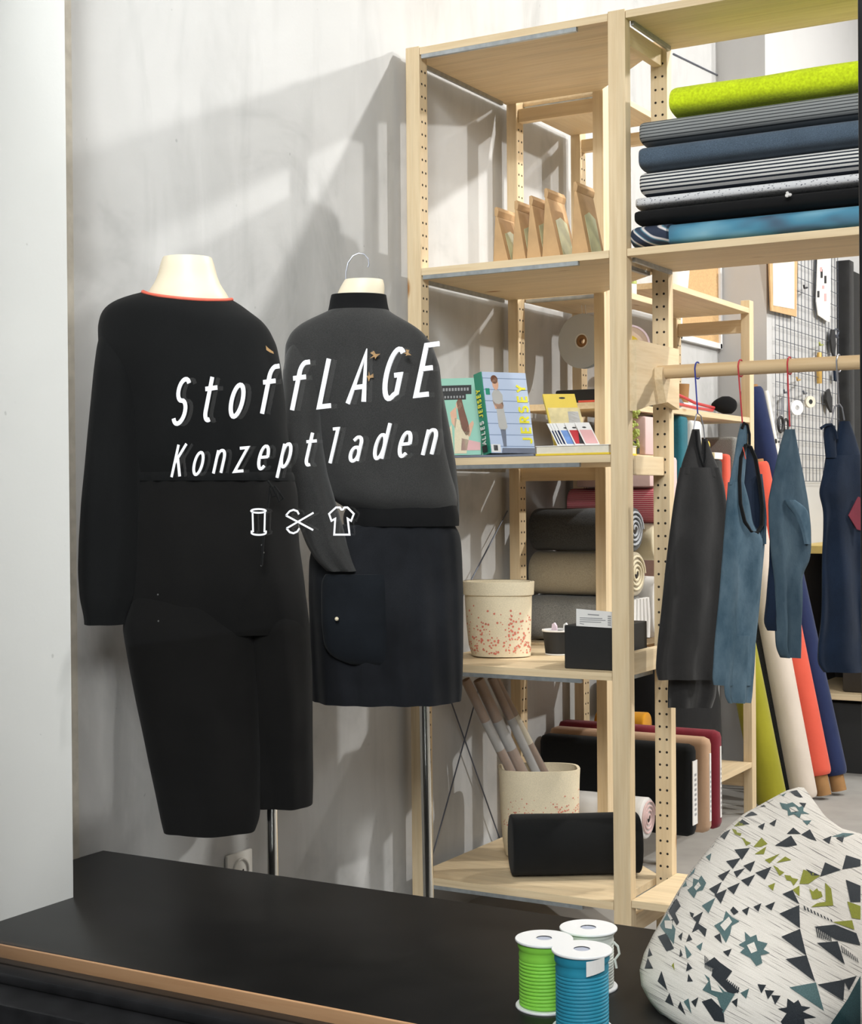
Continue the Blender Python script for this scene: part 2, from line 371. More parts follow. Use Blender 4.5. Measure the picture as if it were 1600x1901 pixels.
# ------------------------------------------------------------------ the room
WLX = -.03                   # face of the long side wall
PX, PY = .165, 2.43          # pilaster corner
struct('wall_left', bx(-.3, WLX, -1.42, PY, 0, 3.5), M['wall'])
b = bx(-.3, PX, PY, 4.7, 0, 3.5); struct('wall_rear_left', b, M['wall2'])
struct('wall_back', bx(-.3, 5.7, 4.7, 4.9, 0, 3.5), M['wall2'])
struct('wall_right', bx(5.5, 5.7, -1.8, 4.7, 0, 3.5), M['wall2'])
struct('ceiling', bx(-.3, 5.7, -1.8, 4.9, 3.5, 3.6), M['ceil'])
struct('floor', bx(-.3, 5.7, -1.8, 4.9, -.1, 0), M['floor'])
struct('ground', bx(-6, 9, -12, -1.8, -.1, -.01), plain('dark_pavement', (.035, .035, .037), .9, .3, 6))
b = bx(-3, .166, -1.80, -1.402, 0, 3.5)                       # jamb beside the window
box(b, .166, 5.7, -1.80, -1.69, 2.85, 3.5)                    # above the window
box(b, 3.4, 5.7, -1.80, -1.69, 0, 2.85)
box(b, .166, 3.4, -1.80, -1.69, 0, .36)                       # below the window
struct('wall_front', b, M['reveal'])
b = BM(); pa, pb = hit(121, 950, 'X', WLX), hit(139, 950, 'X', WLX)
box(b, WLX, WLX+.003, pa.y-.03, pb.y, .441, 3.5); struct('beige_strip', b, M['beige'])  # narrow upright beige strip, flat on the wall next to the jamb
b = BM(); tube(b, [hit(1250, 100, 'X', WLX+.003), hit(1345, 146, 'X', WLX+.003)], .003, 6); struct('trim_2', b, M['wire'])
o = bpy.data.objects.new('door_1', None); link(o, (PX+.02, 3.9, 0), None); o['kind'] = 'structure'; door = o
obj('door_leaf', bx(PX, PX+.04, 3.50, 4.40, 0, 2.13, bev=.004), M['doorb'], door)
obj('door_frame', bx(PX, PX+.06, 3.43, 3.50, 0, 2.16, bev=.004), M['frame'], door)

# window with its frame, ledge, pane and vinyl lettering
SZ, SB, SF = .441, -1.112, -1.662
GY = -1.70
win = bpy.data.objects.new('window_1', None); link(win, (.9, GY, SZ), None); win['kind'] = 'structure'
b = bx(.166, 3.4, -1.80, -1.668, .36, .412, bev=.006); box(b, .166, 3.4, -1.735, -1.675, .412, .428, bev=.004)
box(b, 1.5945, 1.69, -1.76, -1.665, .42, 2.85, bev=.003)
box(b, .166, 3.4, -1.76, -1.69, 2.80, 2.86, bev=.004)
obj('window_frame', b, M['frame'], win, 30)
sill = obj('window_sill', bx(WLX, 3.3, SF+.004, SB, SZ-.022, SZ, bev=.0015), M['sill'], win, 30)
b = bx(.166, 3.3, SF-.002, SF+.004, SZ-.021, SZ-.0003, bev=.001); obj('edge_strip', b, M['edge'], sill, 0)
b = bx(WLX, 3.3, SB-.24, SB-.222, 0, SZ-.0222); obj('ledge_panel', b, M['sill'], win, 0)
pane = obj('window_pane', bx(.167, 1.5945, GY-.003, GY+.003, .428, 2.80), M['glass'], win, 0)

# --- stroke letters
def arc(cx, cy, rx, ry, a0, a1, n=14):
    return [(cx+rx*cos(radians(a0+(a1-a0)*i/n)), cy+ry*sin(radians(a0+(a1-a0)*i/n))) for i in range(n+1)]
GL = {
 'S': [arc(.3, .745, .23, .235, 35, 270, 16)[:-1] + arc(.3, .255, .25, .255, 90, -150, 16)],
 't': [[(.24, .95), (.24, .2)] + arc(.42, .2, .18, .2, 180, 290, 8), [(.04, .70), (.55, .70)]],
 'o': [arc(.3, .35, .24, .34, 0, 360, 24)],
 'f': [[(.58, .99)] + arc(.45, .78, .2, .21, 80, 180, 8) + [(.25, 0)], [(.04, .68), (.54, .68)]],
 'L': [[(.1, 1), (.1, 0), (.56, 0)]],
 'A': [[(-.01, 0), (.3, 1), (.61, 0)], [(.1, .32), (.5, .32)]],
 'G': [arc(.34, .5, .3, .5, 55, 300, 20) + [(.58, .1), (.58, .47), (.36, .47)]],
 'E': [[(.56, 1), (.1, 1), (.1, 0), (.56, 0)], [(.1, .53), (.5, .53)]],
 'K': [[(.09, 1), (.09, 0)], [(.56, 1), (.09, .42)], [(.22, .58), (.58, 0)]],
 'n': [[(.08, .7), (.08, 0)], [(.08, .42)] + arc(.3, .44, .22, .25, 180, 0, 12) + [(.52, 0)]],
 'z': [[(.08, .7), (.52, .7), (.06, 0), (.54, 0)]],
 'e': [[(.09, .36), (.53, .36)], arc(.3, .35, .23, .34, 0, 310, 20)],
 'p': [[(.08, .7), (.08, -.3)], arc(.3, .35, .22, .34, 0, 360, 22)],
 'l': [[(.08, 1), (.33, 1), (.33, 0)]],
 'a': [[(.1, .6)] + arc(.3, .5, .2, .19, 130, 0, 8) + [(.5, 0)], arc(.29, .2, .21, .2, 0, 360, 18)],
 'd': [arc(.28, .35, .22, .34, 0, 360, 22), [(.52, 1), (.52, 0)]],
 'J': [[(.46, 1), (.46, .25)] + arc(.26, .24, .2, .24, 0, -160, 8)],
 'R': [[(.1, 0), (.1, 1), (.32, 1)] + arc(.32, .76, .2, .24, 90, -90, 8) + [(.1, .52)], [(.3, .52), (.55, 0)]],
 'Y': [[(.02, 1), (.3, .48), (.58, 1)], [(.3, .48), (.3, 0)]],
 'I': [[(.3, 1), (.3, 0)]], 'D': [[(.1, 0), (.1, 1), (.25, 1)] + arc(.25, .5, .3, .5, 90, -90, 10) + [(.1, 0)]],
}
def ribbon(bm, pts, w, O, U, V, nrm, th, closed=False, mi=0):
    """flat raised stroke along a polyline given in (u, v)"""
    P = [Vector((p[0], p[1])) for p in pts]; q = [P[0]]
    for p in P[1:]:
        if (p-q[-1]).length > 1e-5: q.append(p)
    P = q; m = len(P)
    W3 = lambda p: O + U*p.x + V*p.y
    P = [W3(p) for p in P]; L, R = [], []
    for i in range(m):
        a = (P[i]-P[i-1]).normalized() if i > 0 else None
        c = (P[i+1]-P[i]).normalized() if i < m-1 else None
        if closed and i in (0, m-1): a = (P[-1]-P[-2]).normalized(); c = (P[1]-P[0]).normalized()
        if a is None: a = c
        if c is None: c = a
        t = (a+c); t = t.normalized() if t.length > 1e-6 else a
        s = nrm.cross(t).normalized(); k = max(.45, s.dot(nrm.cross(a).normalized()))
        L.append(P[i]+s*w/2/k); R.append(P[i]-s*w/2/k)
    for i in range(m-1):
        A = [L[i], L[i+1], R[i+1], R[i]]
        f0 = [bm.verts.new(p) for p in A]; f1 = [bm.verts.new(p+nrm*th) for p in A]
        bm.faces.new(f0).material_index = mi; bm.faces.new(f1[::-1]).material_index = mi
        for k in range(4): bm.faces.new((f0[k], f1[k], f1[(k+1) % 4], f0[(k+1) % 4])).material_index = mi
def write(bm, text, O, U, V, adv, w, nrm, th=.0006, mi=0):
    for i, ch in enumerate(text):
        for st in GL.get(ch, []):
            th += .00013
            cl = len(st) > 12 and abs(st[0][0]-st[-1][0])+abs(st[0][1]-st[-1][1]) < 1e-4
            ribbon(bm, st, w, O + U*(adv*i), U, V, nrm, th, cl, mi)
FN = Vector((0, -1, 0)); GF = GY-.003
g = lambda x, y: hit(x, y, 'Y', GF)
# StoffLAGE: baseline and cap line on the pane
O = g(317, 788); E2 = g(768, 735)
adv = (E2-O).length/8; U = (E2-O).normalized(); V = (g(333, 704)-O) ; V -= FN*V.dot(FN)
capV = V
b = BM(); write(b, 'StoffLAGE', O, U*adv*.80, capV, 1/.80, .0061, FN); obj('lettering', b, M['vinyl'], pane, 0, label='large white italic lettering reading StoffLAGE')
O = g(316, 886); E2 = g(783, 845); adv = (E2-O).length/11; U = (E2-O).normalized()
V = g(329, 826)-O
b = BM(); write(b, 'Konzeptladen', O, U*adv*.80, V, 1/.80, .0039, FN); obj('lettering', b, M['vinyl'], pane, 0, label='thinner white italic lettering reading Konzeptladen')
def icon(name, strokes, w, lab):
    b = BM()
    for s in strokes:
        P = [g(*p) for p in s]; O3 = P[0]
        ux, vz = Vector((1, 0, 0)), Vector((0, 0, 1))
        cl = s[0] == s[-1]
        ribbon(b, [((p-O3).x, (p-O3).z) for p in P], w, O3, ux, vz, FN, .0006, cl)
    obj(name, b, M['vinyl'], pane, 0, label=lab)
el = lambda cx, cy, rx, ry, a0, a1, n=16: [(cx+rx*cos(radians(a0+(a1-a0)*i/n)), cy+ry*sin(radians(a0+(a1-a0)*i/n))) for i in range(n+1)]
icon('spool_icon', [el(480, 948.5, 13.5, 3.5, 0, 360), [(469, 951), (470, 988)], [(492, 951), (491, 988)], [(467, 985), (467.5, 988)] + el(480.5, 989, 13.5, 4, 180, 0)[::1] + [(494, 985)]], .0024, 'white outline of a thread spool')
icon('scissors_icon', [[(531, 957), (581.5, 984)], [(532, 981), (582, 952)], [(531, 957), (538, 949), (545, 946.5), (552, 949), (555, 955)], [(532, 981), (538, 988), (545, 990), (552, 987), (556, 981)]], .0024, 'white outline of a pair of scissors')
icon('shirt_icon', [[(611, 954), (624, 942), (631, 942), (633.5, 946), (637, 946), (639.5, 942), (645, 942), (657, 954), (652, 967), (645.5, 963), (649, 992.5), (620.5, 992.5), (622.5, 963), (615.5, 967), (611, 954)]], .0024, 'white outline of a T-shirt')

# wall socket
sk = thing('wall_socket', 'white plastic wall socket low on the grey wall', 'socket', (WLX, -.69, .33))
b = bx(WLX, WLX+.009, -.735, -.645, .27, .352, bev=.004); obj('cover_plate', b, M['socket'], sk, 30)
b = BM(); lathe(b, (WLX+.0092, -.69, .311), [(.0285, 0), (.0285, .004), (.0265, .005), (.0245, .004), (.0245, 0)], 32, axis='X', caps=False); obj('socket_ring', b, M['socket'], sk, 30)
b = BM()
for dy in (-.0095, .0095): lathe(b, (WLX+.0092, -.69+dy, .311), [(.0026, 0), (.0026, .0004)], 12, axis='X')
obj('contact_holes', b, M['hole'], sk, 0)

# ------------------------------------------------------------------ shelving
TOP = 2.26
def post(parent, x0, x1, y0, y1, z1, holes=(), z0=0):
    b = bx(x0, x1, y0, y1, z0, z1, bev=.0015)
    for face in holes:
        z = z0+.09
        while z < z1-.04:
            for s in (.3, .72):
                if face == 'X+': c = (x1+.0004, y0+(y1-y0)*s, z); ax = 'X'; p = [(.0032, -.001), (.0032, 0)]
                else: c = (x0+(x1-x0)*s, y0-.0004, z); ax = 'Y'; p = [(.0032, .001), (.0032, 0)]
                lathe(b, c, p, 8, 1, axis=ax)
            z += .032
    return obj('post', b, [WZ, M['hole']], parent, 0)
def rung(parent, x0, x1, y0, y1, z0, z1, m): return obj('rung', bx(x0, x1, y0, y1, z0, z1, bev=.001), m, parent, 0)

A = thing('shelving_unit', 'pine corner shelving unit with paper bags, books and dotted baskets', 'shelving unit', (.28, .28, 0))
post(A, 0, .040, 0, .040, TOP+.004, ('X+',))
LV = (2.26, 1.701, 1.218, .699, .154)
for z in LV:
    b = BM(); prism(b, [(x, y, z-.018) for x, y in ((.041, .001), (.556, .001), (.556, .295), (.295, .556), (.001, .556), (.001, .041), (.041, .041))], (0, 0, .018))
    s = obj('shelf', b, WX, A, 0)
    b = bx(.045, .475, .0015, .012, z-.028, z-.018); box(b, .545, .555, .04, .262, z-.028, z-.018); box(b, .002, .010, .05, .52, z-.028, z-.018)
    obj('metal_rail', b, M['metal'], s, 0)
for (ya, za), (yb, zb) in ((((.03, .03)), (.57, .87)), ((.57, .05), (.03, .88)), ((.57, 1.08), (.03, .62))):
    b = BM(); tube(b, [(-.012, ya, za), (-.012, yb, zb)], .0022, 6); obj('cross_brace', b, M['wire'], A)

R = thing('shelving_unit', 'pine shelving unit with fabric rolls above a clothes rod', 'shelving unit', (1.0, .15, 0))
post(R, .557, .601, 0, .032, TOP+.004); post(R, .557, .601, .268, .300, TOP, ('Y-',))
post(R, 1.432, 1.476, 0, .032, TOP); post(R, 1.432, 1.476, .268, .300, TOP, ('Y-',))
for x in (.566, 1.441):
    for z0, z1 in ((2.195, 2.24), (1.17, 1.216), (.690, .743), (.07, .115)): rung(R, x, x+.022, .0325, .2675, z0, z1, WY)
for z in (2.26, 1.701, .165):
    s = obj('shelf', bx(.602, 1.431, .001, .299, z-.018, z, bev=.001), WX, R, 0)
    obj('metal_rail', bx(.603, .611, .03, .27, z-.028, z-.018), M['metal'], s, 0)
for x in (.6015, 1.4135):
    b = BM(); prism(b, [(x, y, z) for y, z in ((.012, 1.487), (.290, 1.487), (.290, 1.335), (.21, 1.35), (.09, 1.335), (.012, 1.32))], (.018, 0, 0))
    if x < 1: prism(b, [(x+.018, y, z) for y, z in ((.125, 1.43), (.175, 1.43), (.175, 1.40), (.15, 1.345), (.125, 1.40))], (.02, 0, 0))
    obj('rod_holder', b, WY, R, 0)
b = BM(); tube(b, [(.6195, .15, 1.419), (1.4135, .15, 1.419)], .0165, 20); obj('clothes_rod', b, M['rod'], R)

L = thing('shelving_unit', 'narrow pine shelving unit behind the corner unit, stacked with fabric rolls', 'shelving unit', (.15, .8, 0))
for y in (.559, .994):
    post(L, 0, .032, y, y+.044, TOP, ('X+',)); post(L, .268, .300, y, y+.044, TOP)
    for z0, z1 in ((2.19, 2.228), (1.165, 1.205), (.66, .68)): rung(L, .0325, .2675, y+.010, y+.034, z0, z1, WX)
for z in (2.26, 1.706, 1.24, .70, .154):
    s = obj('shelf', bx(.001, .299, .604, .993, z-.018, z, bev=.001), WY, L, 0)
    obj('metal_rail', bx(.035, .265, .6045, .613, z-.028, z-.018), M['metal'], s, 0)
K = thing('shelving_unit', 'low pine shelving unit furthest back against the wall with a white plant pot', 'shelving unit', (.15, 1.45, 0))
post(K, 0, .032, 1.814, 1.858, 1.80, ('X+',)); post(K, .268, .300, 1.814, 1.858, 1.80)
for z0, z1 in ((1.69, 1.735), (.10, .145)): rung(K, .0325, .2675, 1.824, 1.848, z0, z1, WX)
for z in (1.772, 1.391, .86, .189):
    obj('shelf', bx(.001, .299, 1.039, 1.813, z-.018, z, bev=.001), WY, K, 0)

# ------------------------------------------------------------------ mannequins and their clothes
m1 = thing('mannequin', 'cream headless mannequin on a chrome pole wearing the black jumpsuit', 'mannequin', at(503, 1600, 2.80)*1)
dp = 2.80
b = BM(); rloft(b, [(479, 303, 393, .042), (481, 299, 396, .044), (500, 297, 399, .046), (520, 291, 405, .048), (536, 282, 413, .053), (548, 270, 424, .059), (556, 268, 428, .061), (572, 272, 426, .060), (620, 285, 448, .052), (760, 300, 460, .05), (850, 320, 470, .05)], dp, 8, ex=.95)
obj('torso', b, M['cream'], m1, 60)
pb_ = at(505, 1510, 2.848); fl = Vector((pb_.x, pb_.y, .0006))
b = BM(); tube(b, [at(400, 852, dp), at(500, 1010, 2.812), at(511, 1150, 2.822), pb_, Vector((pb_.x+.004, pb_.y, .012))], .0105, 16); obj('pole', b, M['chrome'], m1)
b = BM(); lathe(b, fl, [(.14, .0), (.14, .006), (.03, .014), (.012, .016)], 36); obj('base', b, M['chrome'], m1)

j = thing('jumpsuit', 'black long-sleeved jumpsuit with coral neck piping on the left mannequin', 'jumpsuit', at(420, 1100, dp))
b = BM(); rloft(b, [(549, 266, 430, .0635), (553, 250, 440, .068), (562, 222, 452, .074), (575, 199, 468, .080), (590, 188, 486, .084), (610, 183, 500, .086), (640, 184, 513, .088), (680, 202, 521, .090), (740, 238, 528, .092), (800, 244, 533, .092), (850, 248, 540, .088), (878, 258, 541, .078), (892, 264, 543, .074)], dp, 5, n=72, ex=.9, fold=.05, ff=7, seed=2, caps=False, scoop=.014, tilt=.09)
obj('bodice', b, M['black'], j, 60)
b = BM(); rloft(b, [(888, 260, 545, .076), (900, 255, 550, .081), (925, 251, 553, .086), (960, 249, 553, .092), (1010, 248, 555, .096), (1080, 244, 565, .094), (1130, 236, 570, .082), (1175, 236, 568, .064)], dp, 9, n=84, ex=.9, fold=.05, ff=11, seed=5, caps=False)
obj('trouser_seat', b, M['trouser'], j, 60)
b = BM(); rloft(b, [(1060, 268, 466, .060), (1110, 246, 472, .077), (1160, 229, 478, .084), (1230, 241, 483, .086), (1300, 255, 485, .084), (1400, 276, 485, .078), (1480, 293, 484, .072), (1520, 301, 482, .068), (1540, 306, 474, .064)], 2.799, 9, wv=.006, n=60, ex=.85, fold=.05, ff=7, seed=8)
obj('trouser_leg', b, M['trouser'], j, 60)
b = BM(); rloft(b, [(1050, 474, 556, .060), (1110, 466, 568, .078), (1160, 462, 574, .084), (1250, 462, 579, .084), (1350, 464, 580, .078), (1450, 466, 581, .068), (1492, 470, 580, .060)], 2.820, 9, wv=.006, n=52, ex=.85, fold=.04, ff=5, seed=11, caps=False, ddep=.04)
obj('trouser_leg', b, M['trouser'], j, 60)
b = BM(); rloft(b, [(585, 205, 236, .020), (610, 190, 250, .036), (640, 182, 260, .05), (690, 176, 264, .060), (760, 169, 261, .060), (850, 160, 262, .058), (930, 152, 263, .056), (1000, 147, 262, .054), (1060, 145, 258, .050), (1110, 148, 247, .044), (1138, 154, 236, .036), (1146, 156, 232, .031), (1159, 156, 231, .030)], 2.80, 8, n=40, ex=.9, fold=.07, ff=5, seed=3, ddep=-.05, wv=.004)
obj('sleeve', b, M['black'], j, 60)
b = BM(); rloft(b, [(625, 470, 500, .03), (660, 478, 514, .045), (700, 490, 522, .05), (800, 500, 534, .05), (900, 506, 540, .048), (980, 512, 540, .044), (1060, 515, 545, .036)], 2.87, 8, n=32, ex=.9, fold=.06, ff=5, seed=6)
obj('sleeve', b, M['black'], j, 60)
# coral piping round the neck: an ellipse tilted down at the front
Lp, Rp = at(266, 542, dp), at(430, 556.5, dp); c = (Lp+Rp)/2; hv = (Rp-Lp)/2
b = BM(); tube(b, [c + hv*cos(a) - F30*.0645*math.copysign(abs(sin(a))**.9, sin(a)) - VZ*(.014*max(0, sin(a))-.001) for a in [2*pi*k/60 for k in range(60)]], .0030, 8, closed=True)
obj('neck_piping', b, M['pipe'], j)
b = BM(); rloft(b, [(877, 259, 543, .080), (884, 256, 547, .0835), (893, 257, 547, .082)], dp, 4, n=84, ex=.9, fold=.07, ff=23, seed=1, caps=False); obj('waistband', b, M['black'], j, 60)
b = BM()
for dx, dy, s in ((0, 0, 1), (13, 10, -1)):
    P = [at(497+dx, 893+dy, 2.705), at(506+dx, 905+dy, 2.695), at(513+dx, 918+dy+s*3, 2.70), at(505+dx, 922+dy, 2.70), at(500+dx, 906+dy, 2.70)]
    tube(b, P, .0022, 6)
tube(b, [at(502, 900, 2.705), at(496, 950, 2.70), at(489, 1000, 2.69), at(486, 1050, 2.69)], .002, 6)
obj('waist_tie', b, M['black'], j)
for x, y in ((486, 1012), (489, 1026), (487, 1040), (485, 1050), (293, 1104), (294, 1153)):
    b = BM(); bmesh.ops.create_uvsphere(b, u_segments=8, v_segments=6, radius=.0018, matrix=Matrix.Translation(at(x, y, dp-.100))); obj('sequin', b, M['sequin'], j)
br = BM(); q = at(500, 650, 2.735)
prism(br, [q+H30*x+VZ*z for x, z in ((-.006, .008), (.0, .002), (.007, -.003), (.008, -.007), (.001, -.004), (-.005, .0))], -F30*.003)
tag(obj('brooch', br, M['gold'], None, 0), 'tiny gold pin on the shoulder of the black jumpsuit', 'brooch')

d2 = 3.20
m2 = thing('mannequin', 'cream mannequin with a wire hook on its neck wearing the charcoal sweater', 'mannequin', at(795, 1600, d2))
b = BM(); rloft(b, [(520, 640, 711, .034), (522, 637, 714, .036), (540, 629, 714, .038), (552, 622, 712, .038), (575, 622, 712, .040), (600, 630, 716, .044), (640, 630, 735, .05), (850, 640, 740, .05), (900, 650, 745, .045)], d2, 7, ex=.95)
obj('torso', b, M['cream'], m2, 60)
b = BM(); tube(b, [at(x, y, d2) for x, y in ((642, 524), (642, 506), (646, 488), (655, 475), (666, 470), (676, 472), (683, 480), (685, 490), (683, 496))], .0017, 8); tube(b, [at(672, 523, d2), at(673, 516, d2)], .0012, 6)
obj('hook', b, M['steel'], m2)
p2 = at(788, 1310, d2+.02); q2 = Vector((p2.x+.010, p2.y, .012))
b = BM(); tube(b, [at(710, 895, d2), at(770, 1130, d2+.01), p2, q2], .0112, 16); obj('pole', b, M['chrome'], m2)
b = BM(); lathe(b, Vector((q2.x, q2.y, .0006)), [(.13, .0), (.13, .006), (.03, .014), (.012, .016)], 36); obj('base', b, M['chrome'], m2)

sw = thing('sweater', 'charcoal long-sleeved sweater with black collar and gold birds on the right mannequin', 'sweater', at(690, 780, d2))
b = BM(); rloft(b, [(577, 611, 722, .052), (582, 602, 727, .056), (590, 582, 742, .062), (602, 558, 764, .068), (618, 540, 786, .074), (640, 530, 802, .080), (680, 528, 816, .086), (720, 544, 820, .090), (770, 564, 822, .094), (830, 578, 828, .100), (880, 590, 838, .108), (910, 602, 846, .112), (928, 618, 849, .110), (942, 640, 848, .098), (948, 650, 845, .088)], d2, 5, n=72, ex=.9, fold=.04, ff=6, seed=4, caps=False)
obj('body', b, M['char'], sw, 60)
b = BM(); rloft(b, [(548, 615, 717, .042), (552, 613, 718, .0435), (570, 611, 720, .046), (583, 607, 725, .054)], d2, 6, n=48, ex=.95, fold=.012, ff=24, caps=False); obj('collar', b, M['rib'], sw, 60)
b = BM(); rloft(b, [(936, 650, 846, .088), (945, 640, 850, .096), (965, 636, 853, .101), (976, 640, 852, .100)], d2, 6, n=96, ex=.9, fold=.02, ff=36, caps=False); obj('waistband', b, M['rib'], sw, 60)
b = BM(); rloft(b, [(625, 548, 572, .02), (650, 533, 588, .04), (690, 525, 597, .054), (760, 524, 600, .060), (820, 527, 600, .060), (880, 535, 608, .058), (930, 544, 622, .055), (970, 553, 634, .052), (1010, 568, 645, .046), (1040, 585, 657, .038), (1060, 606, 667, .028)], 3.19, 7, n=40, ex=.9, fold=.10, ff=5, seed=3, ddep=-.09, wv=.005)
obj('sleeve', b, M['char'], sw, 60)
b = BM(); rloft(b, [(665, 778, 806, .03), (690, 778, 815, .044), (740, 788, 824, .05), (800, 798, 836, .05), (860, 808, 846, .048), (920, 815, 852, .044), (950, 818, 853, .036), (966, 822, 852, .03)], 3.225, 7, n=36, ex=.9, fold=.05, ff=5, seed=9)
obj('sleeve', b, M['char'], sw, 60)
def bird(x, y, s, rot):
    b = BM(); c = at(x, y, 3.105); pts = [(-8, 9), (-2, 2), (-9, -1), (-3, -6), (1, -1), (9, -3), (4, 3), (2, 8), (0, 4)]
    c_, s_ = cos(rot), sin(rot); k = s*3.1/FK
    prism(b, [c + H30*((px*c_-py*s_)*k) + VZ*(-(px*s_+py*c_)*k) for px, py in pts], F30*.002)
    obj('bird_print', b, M['gold'], sw, 0)
bird(696, 658, 1.05, .2); bird(757, 655, .85, .9); bird(687, 700, .95, 2.2)

sk2 = thing('skirt', 'short blue-black denim skirt with a large front pocket under the charcoal sweater', 'skirt', at(715, 1130, d2))
b = BM(); rloft(b, [(966, 655, 836, .084), (977, 628, 846, .094), (990, 602, 853, .101), (1006, 582, 856, .106), (1040, 574, 858, .110), (1100, 573, 860, .112), (1200, 576, 860, .113), (1280, 579, 858, .113), (1299, 580, 856, .111)], d2, 6, n=120, ex=.88, fold=.085, ff=17, seed=7, wv=.004, caps=False)
obj('skirt_body', b, M['navyskirt'], sk2, 60)
# patch pocket lies on the skirt front
b = BM(); rloft(b, [(1066, 604, 724, .020), (1076, 597, 722, .026), (1110, 596, 722, .028), (1160, 597, 722, .028), (1200, 602, 722, .028), (1222, 618, 720, .026), (1233, 650, 716, .016)], 3.105, 6, n=40, ex=.7, fold=.05, ff=4, seed=1); obj('pocket', b, M['pocket'], sk2, 60)
b = BM(); bmesh.ops.create_uvsphere(b, u_segments=12, v_segments=8, radius=.0042, matrix=Matrix.Translation(at(625, 1149, 3.070))); obj('button', b, M['pearl'], sk2)

# ------------------------------------------------------------------ corner unit: paper bags (second shelf)
Z2 = 1.701
def bag(x0, x1, h, y0=.035, dy=.10, lean=.0, win=True, fl=.02):
    t = thing('paper_bag', '', 'paper bag', (0, 0, 0))
    w = x1-x0; xa = x0+w*.30+lean; b = BM()
    A_ = [(x0, y0, 0), (x1, y0, 0), (xa+.004, y0, h-fl*1.1), (xa-.002, y0, h-fl*1.1)]
    prism(b, A_, (0, dy, 0)); 
    bmesh.ops.bevel(b, geom=b.edges[:], offset=.0012, segments=1, affect='EDGES')
    obj('paper_body', b, M['kraft'], t, 0)
    b = BM(); prism(b, [(xa-.003, y0-.001, h-fl*1.1), (xa+.005, y0-.001, h-fl*1.2), (xa+.008, y0-.001, h-fl*.5), (xa+.003, y0-.001, h), (xa-.003, y0-.001, h-.002)], (0, dy+.002, 0)); obj('rolled_top', b, M['kraft'], t, 0)
    if win:
        b = BM(); n = Vector((h-fl, 0, x1-xa)).normalized()
        P = lambda f, y: Vector((x1+(xa+.004-x1)*f, y, (h-fl)*f)) + n*.0006
        prism(b, [P(.06, y0+dy*.18), P(.06, y0+dy*.82), P(.62, y0+dy*.82), P(.70, y0+dy*.5), P(.62, y0+dy*.18)], n*.0008); obj('window', b, M['kraftw'], t, 0, label='cloudy see-through window')
    return t
bags = [(.231, .274, .139, -.004, 'leftmost brown paper bag, the smallest of the row on the upper shelf'), (.283, .332, .150, 0, 'brown paper bag second from the left on the upper shelf'),
        (.322, .376, .158, 0, 'brown paper bag in the middle of the row of five on the upper shelf'), (.363, .414, .172, -.004, 'tall brown paper bag fourth from the left, just left of the gap'),
        (.442, .488, .180, -.004, 'rightmost brown paper bag, standing apart beside the wooden post')]
for i, (x0, x1, h, ln, lb) in enumerate(bags):
    x0b = x0
    if i in (2, 3): pass
    t = bag(x0, min(x1, bags[i+1][0]-.001 if i < 4 else x1), h, .030+.002*i, .10, ln)
    t['label'] = lb; t['group'] = 'paper bags on the upper shelf'
    t.location = (0, 0, Z2+.0006)

# third shelf: books and packs
Z3 = 1.218
def slabq(name, c0, ud, vd, nd, w, h, th, mats, parent, **k):
    """board: corner c0, width along ud, height along vd, thickness towards -nd"""
    b = BM(); P = [c0, c0+ud*w, c0+ud*w+vd*h, c0+vd*h]; prism(b, P, -nd*th); return obj(name, b, mats, parent, 0, **k)
def decal(name, c0, ud, vd, nd, poly, m, parent, off=.0004, th=.0004, **k):
    b = BM(); prism(b, [c0+ud*x+vd*y+nd*off for x, y in poly], nd*th); return obj(name, b, m, parent, 0, **k)
def ellp(cx, cy, rx, ry, n=14): return [(cx+rx*cos(2*pi*k/n), cy+ry*sin(2*pi*k/n)) for k in range(n)]

# the thick sewing book, turned so that spine and cover both show
ud = Vector((.56, .83, 0)).normalized(); sd = Vector((-.83, .56, 0)).normalized()     # cover runs along ud, spine along sd
vd = (VZ - ud*.0 + Vector((-.14, .02, 0))).normalized(); nd = ud.cross(vd).normalized()
cc = hit(912, 841, 'Y', .022); cc = Vector((cc.x, .022, Z3+.0112))
bk = thing('book', 'thick sewing book with pale blue plank cover and yellow JERSEY title', 'book', cc)
BW, BH, BT = .126, .206, .040
b = BM(); prism(b, [cc, cc+ud*BW, cc+ud*BW+vd*BH, cc+vd*BH], nd*.0025); 
if nd.dot(CAM-cc) < 0: nd = -nd
b.free()
b = BM(); prism(b, [cc-nd*.003+vd*.002, cc+ud*(BW-.004)-nd*.003+vd*.002, cc+ud*(BW-.004)-nd*.003+vd*(BH-.002), cc-nd*.003+vd*(BH-.002)], -nd*(BT-.006)); obj('pages', b, M['page'], bk, 0)
slabq('cover', cc, ud, vd, nd, BW, BH, .003, M['skyb'], bk)
slabq('cover', cc-nd*(BT-.003), ud, vd, nd, BW, BH, .003, M['green'], bk)
sp_ = slabq('spine', cc-ud*.002, -nd, vd, -ud, BT, BH, .003, M['green'], bk); 
ch = [o for o in bk.children if o.name.startswith('cover')][0]
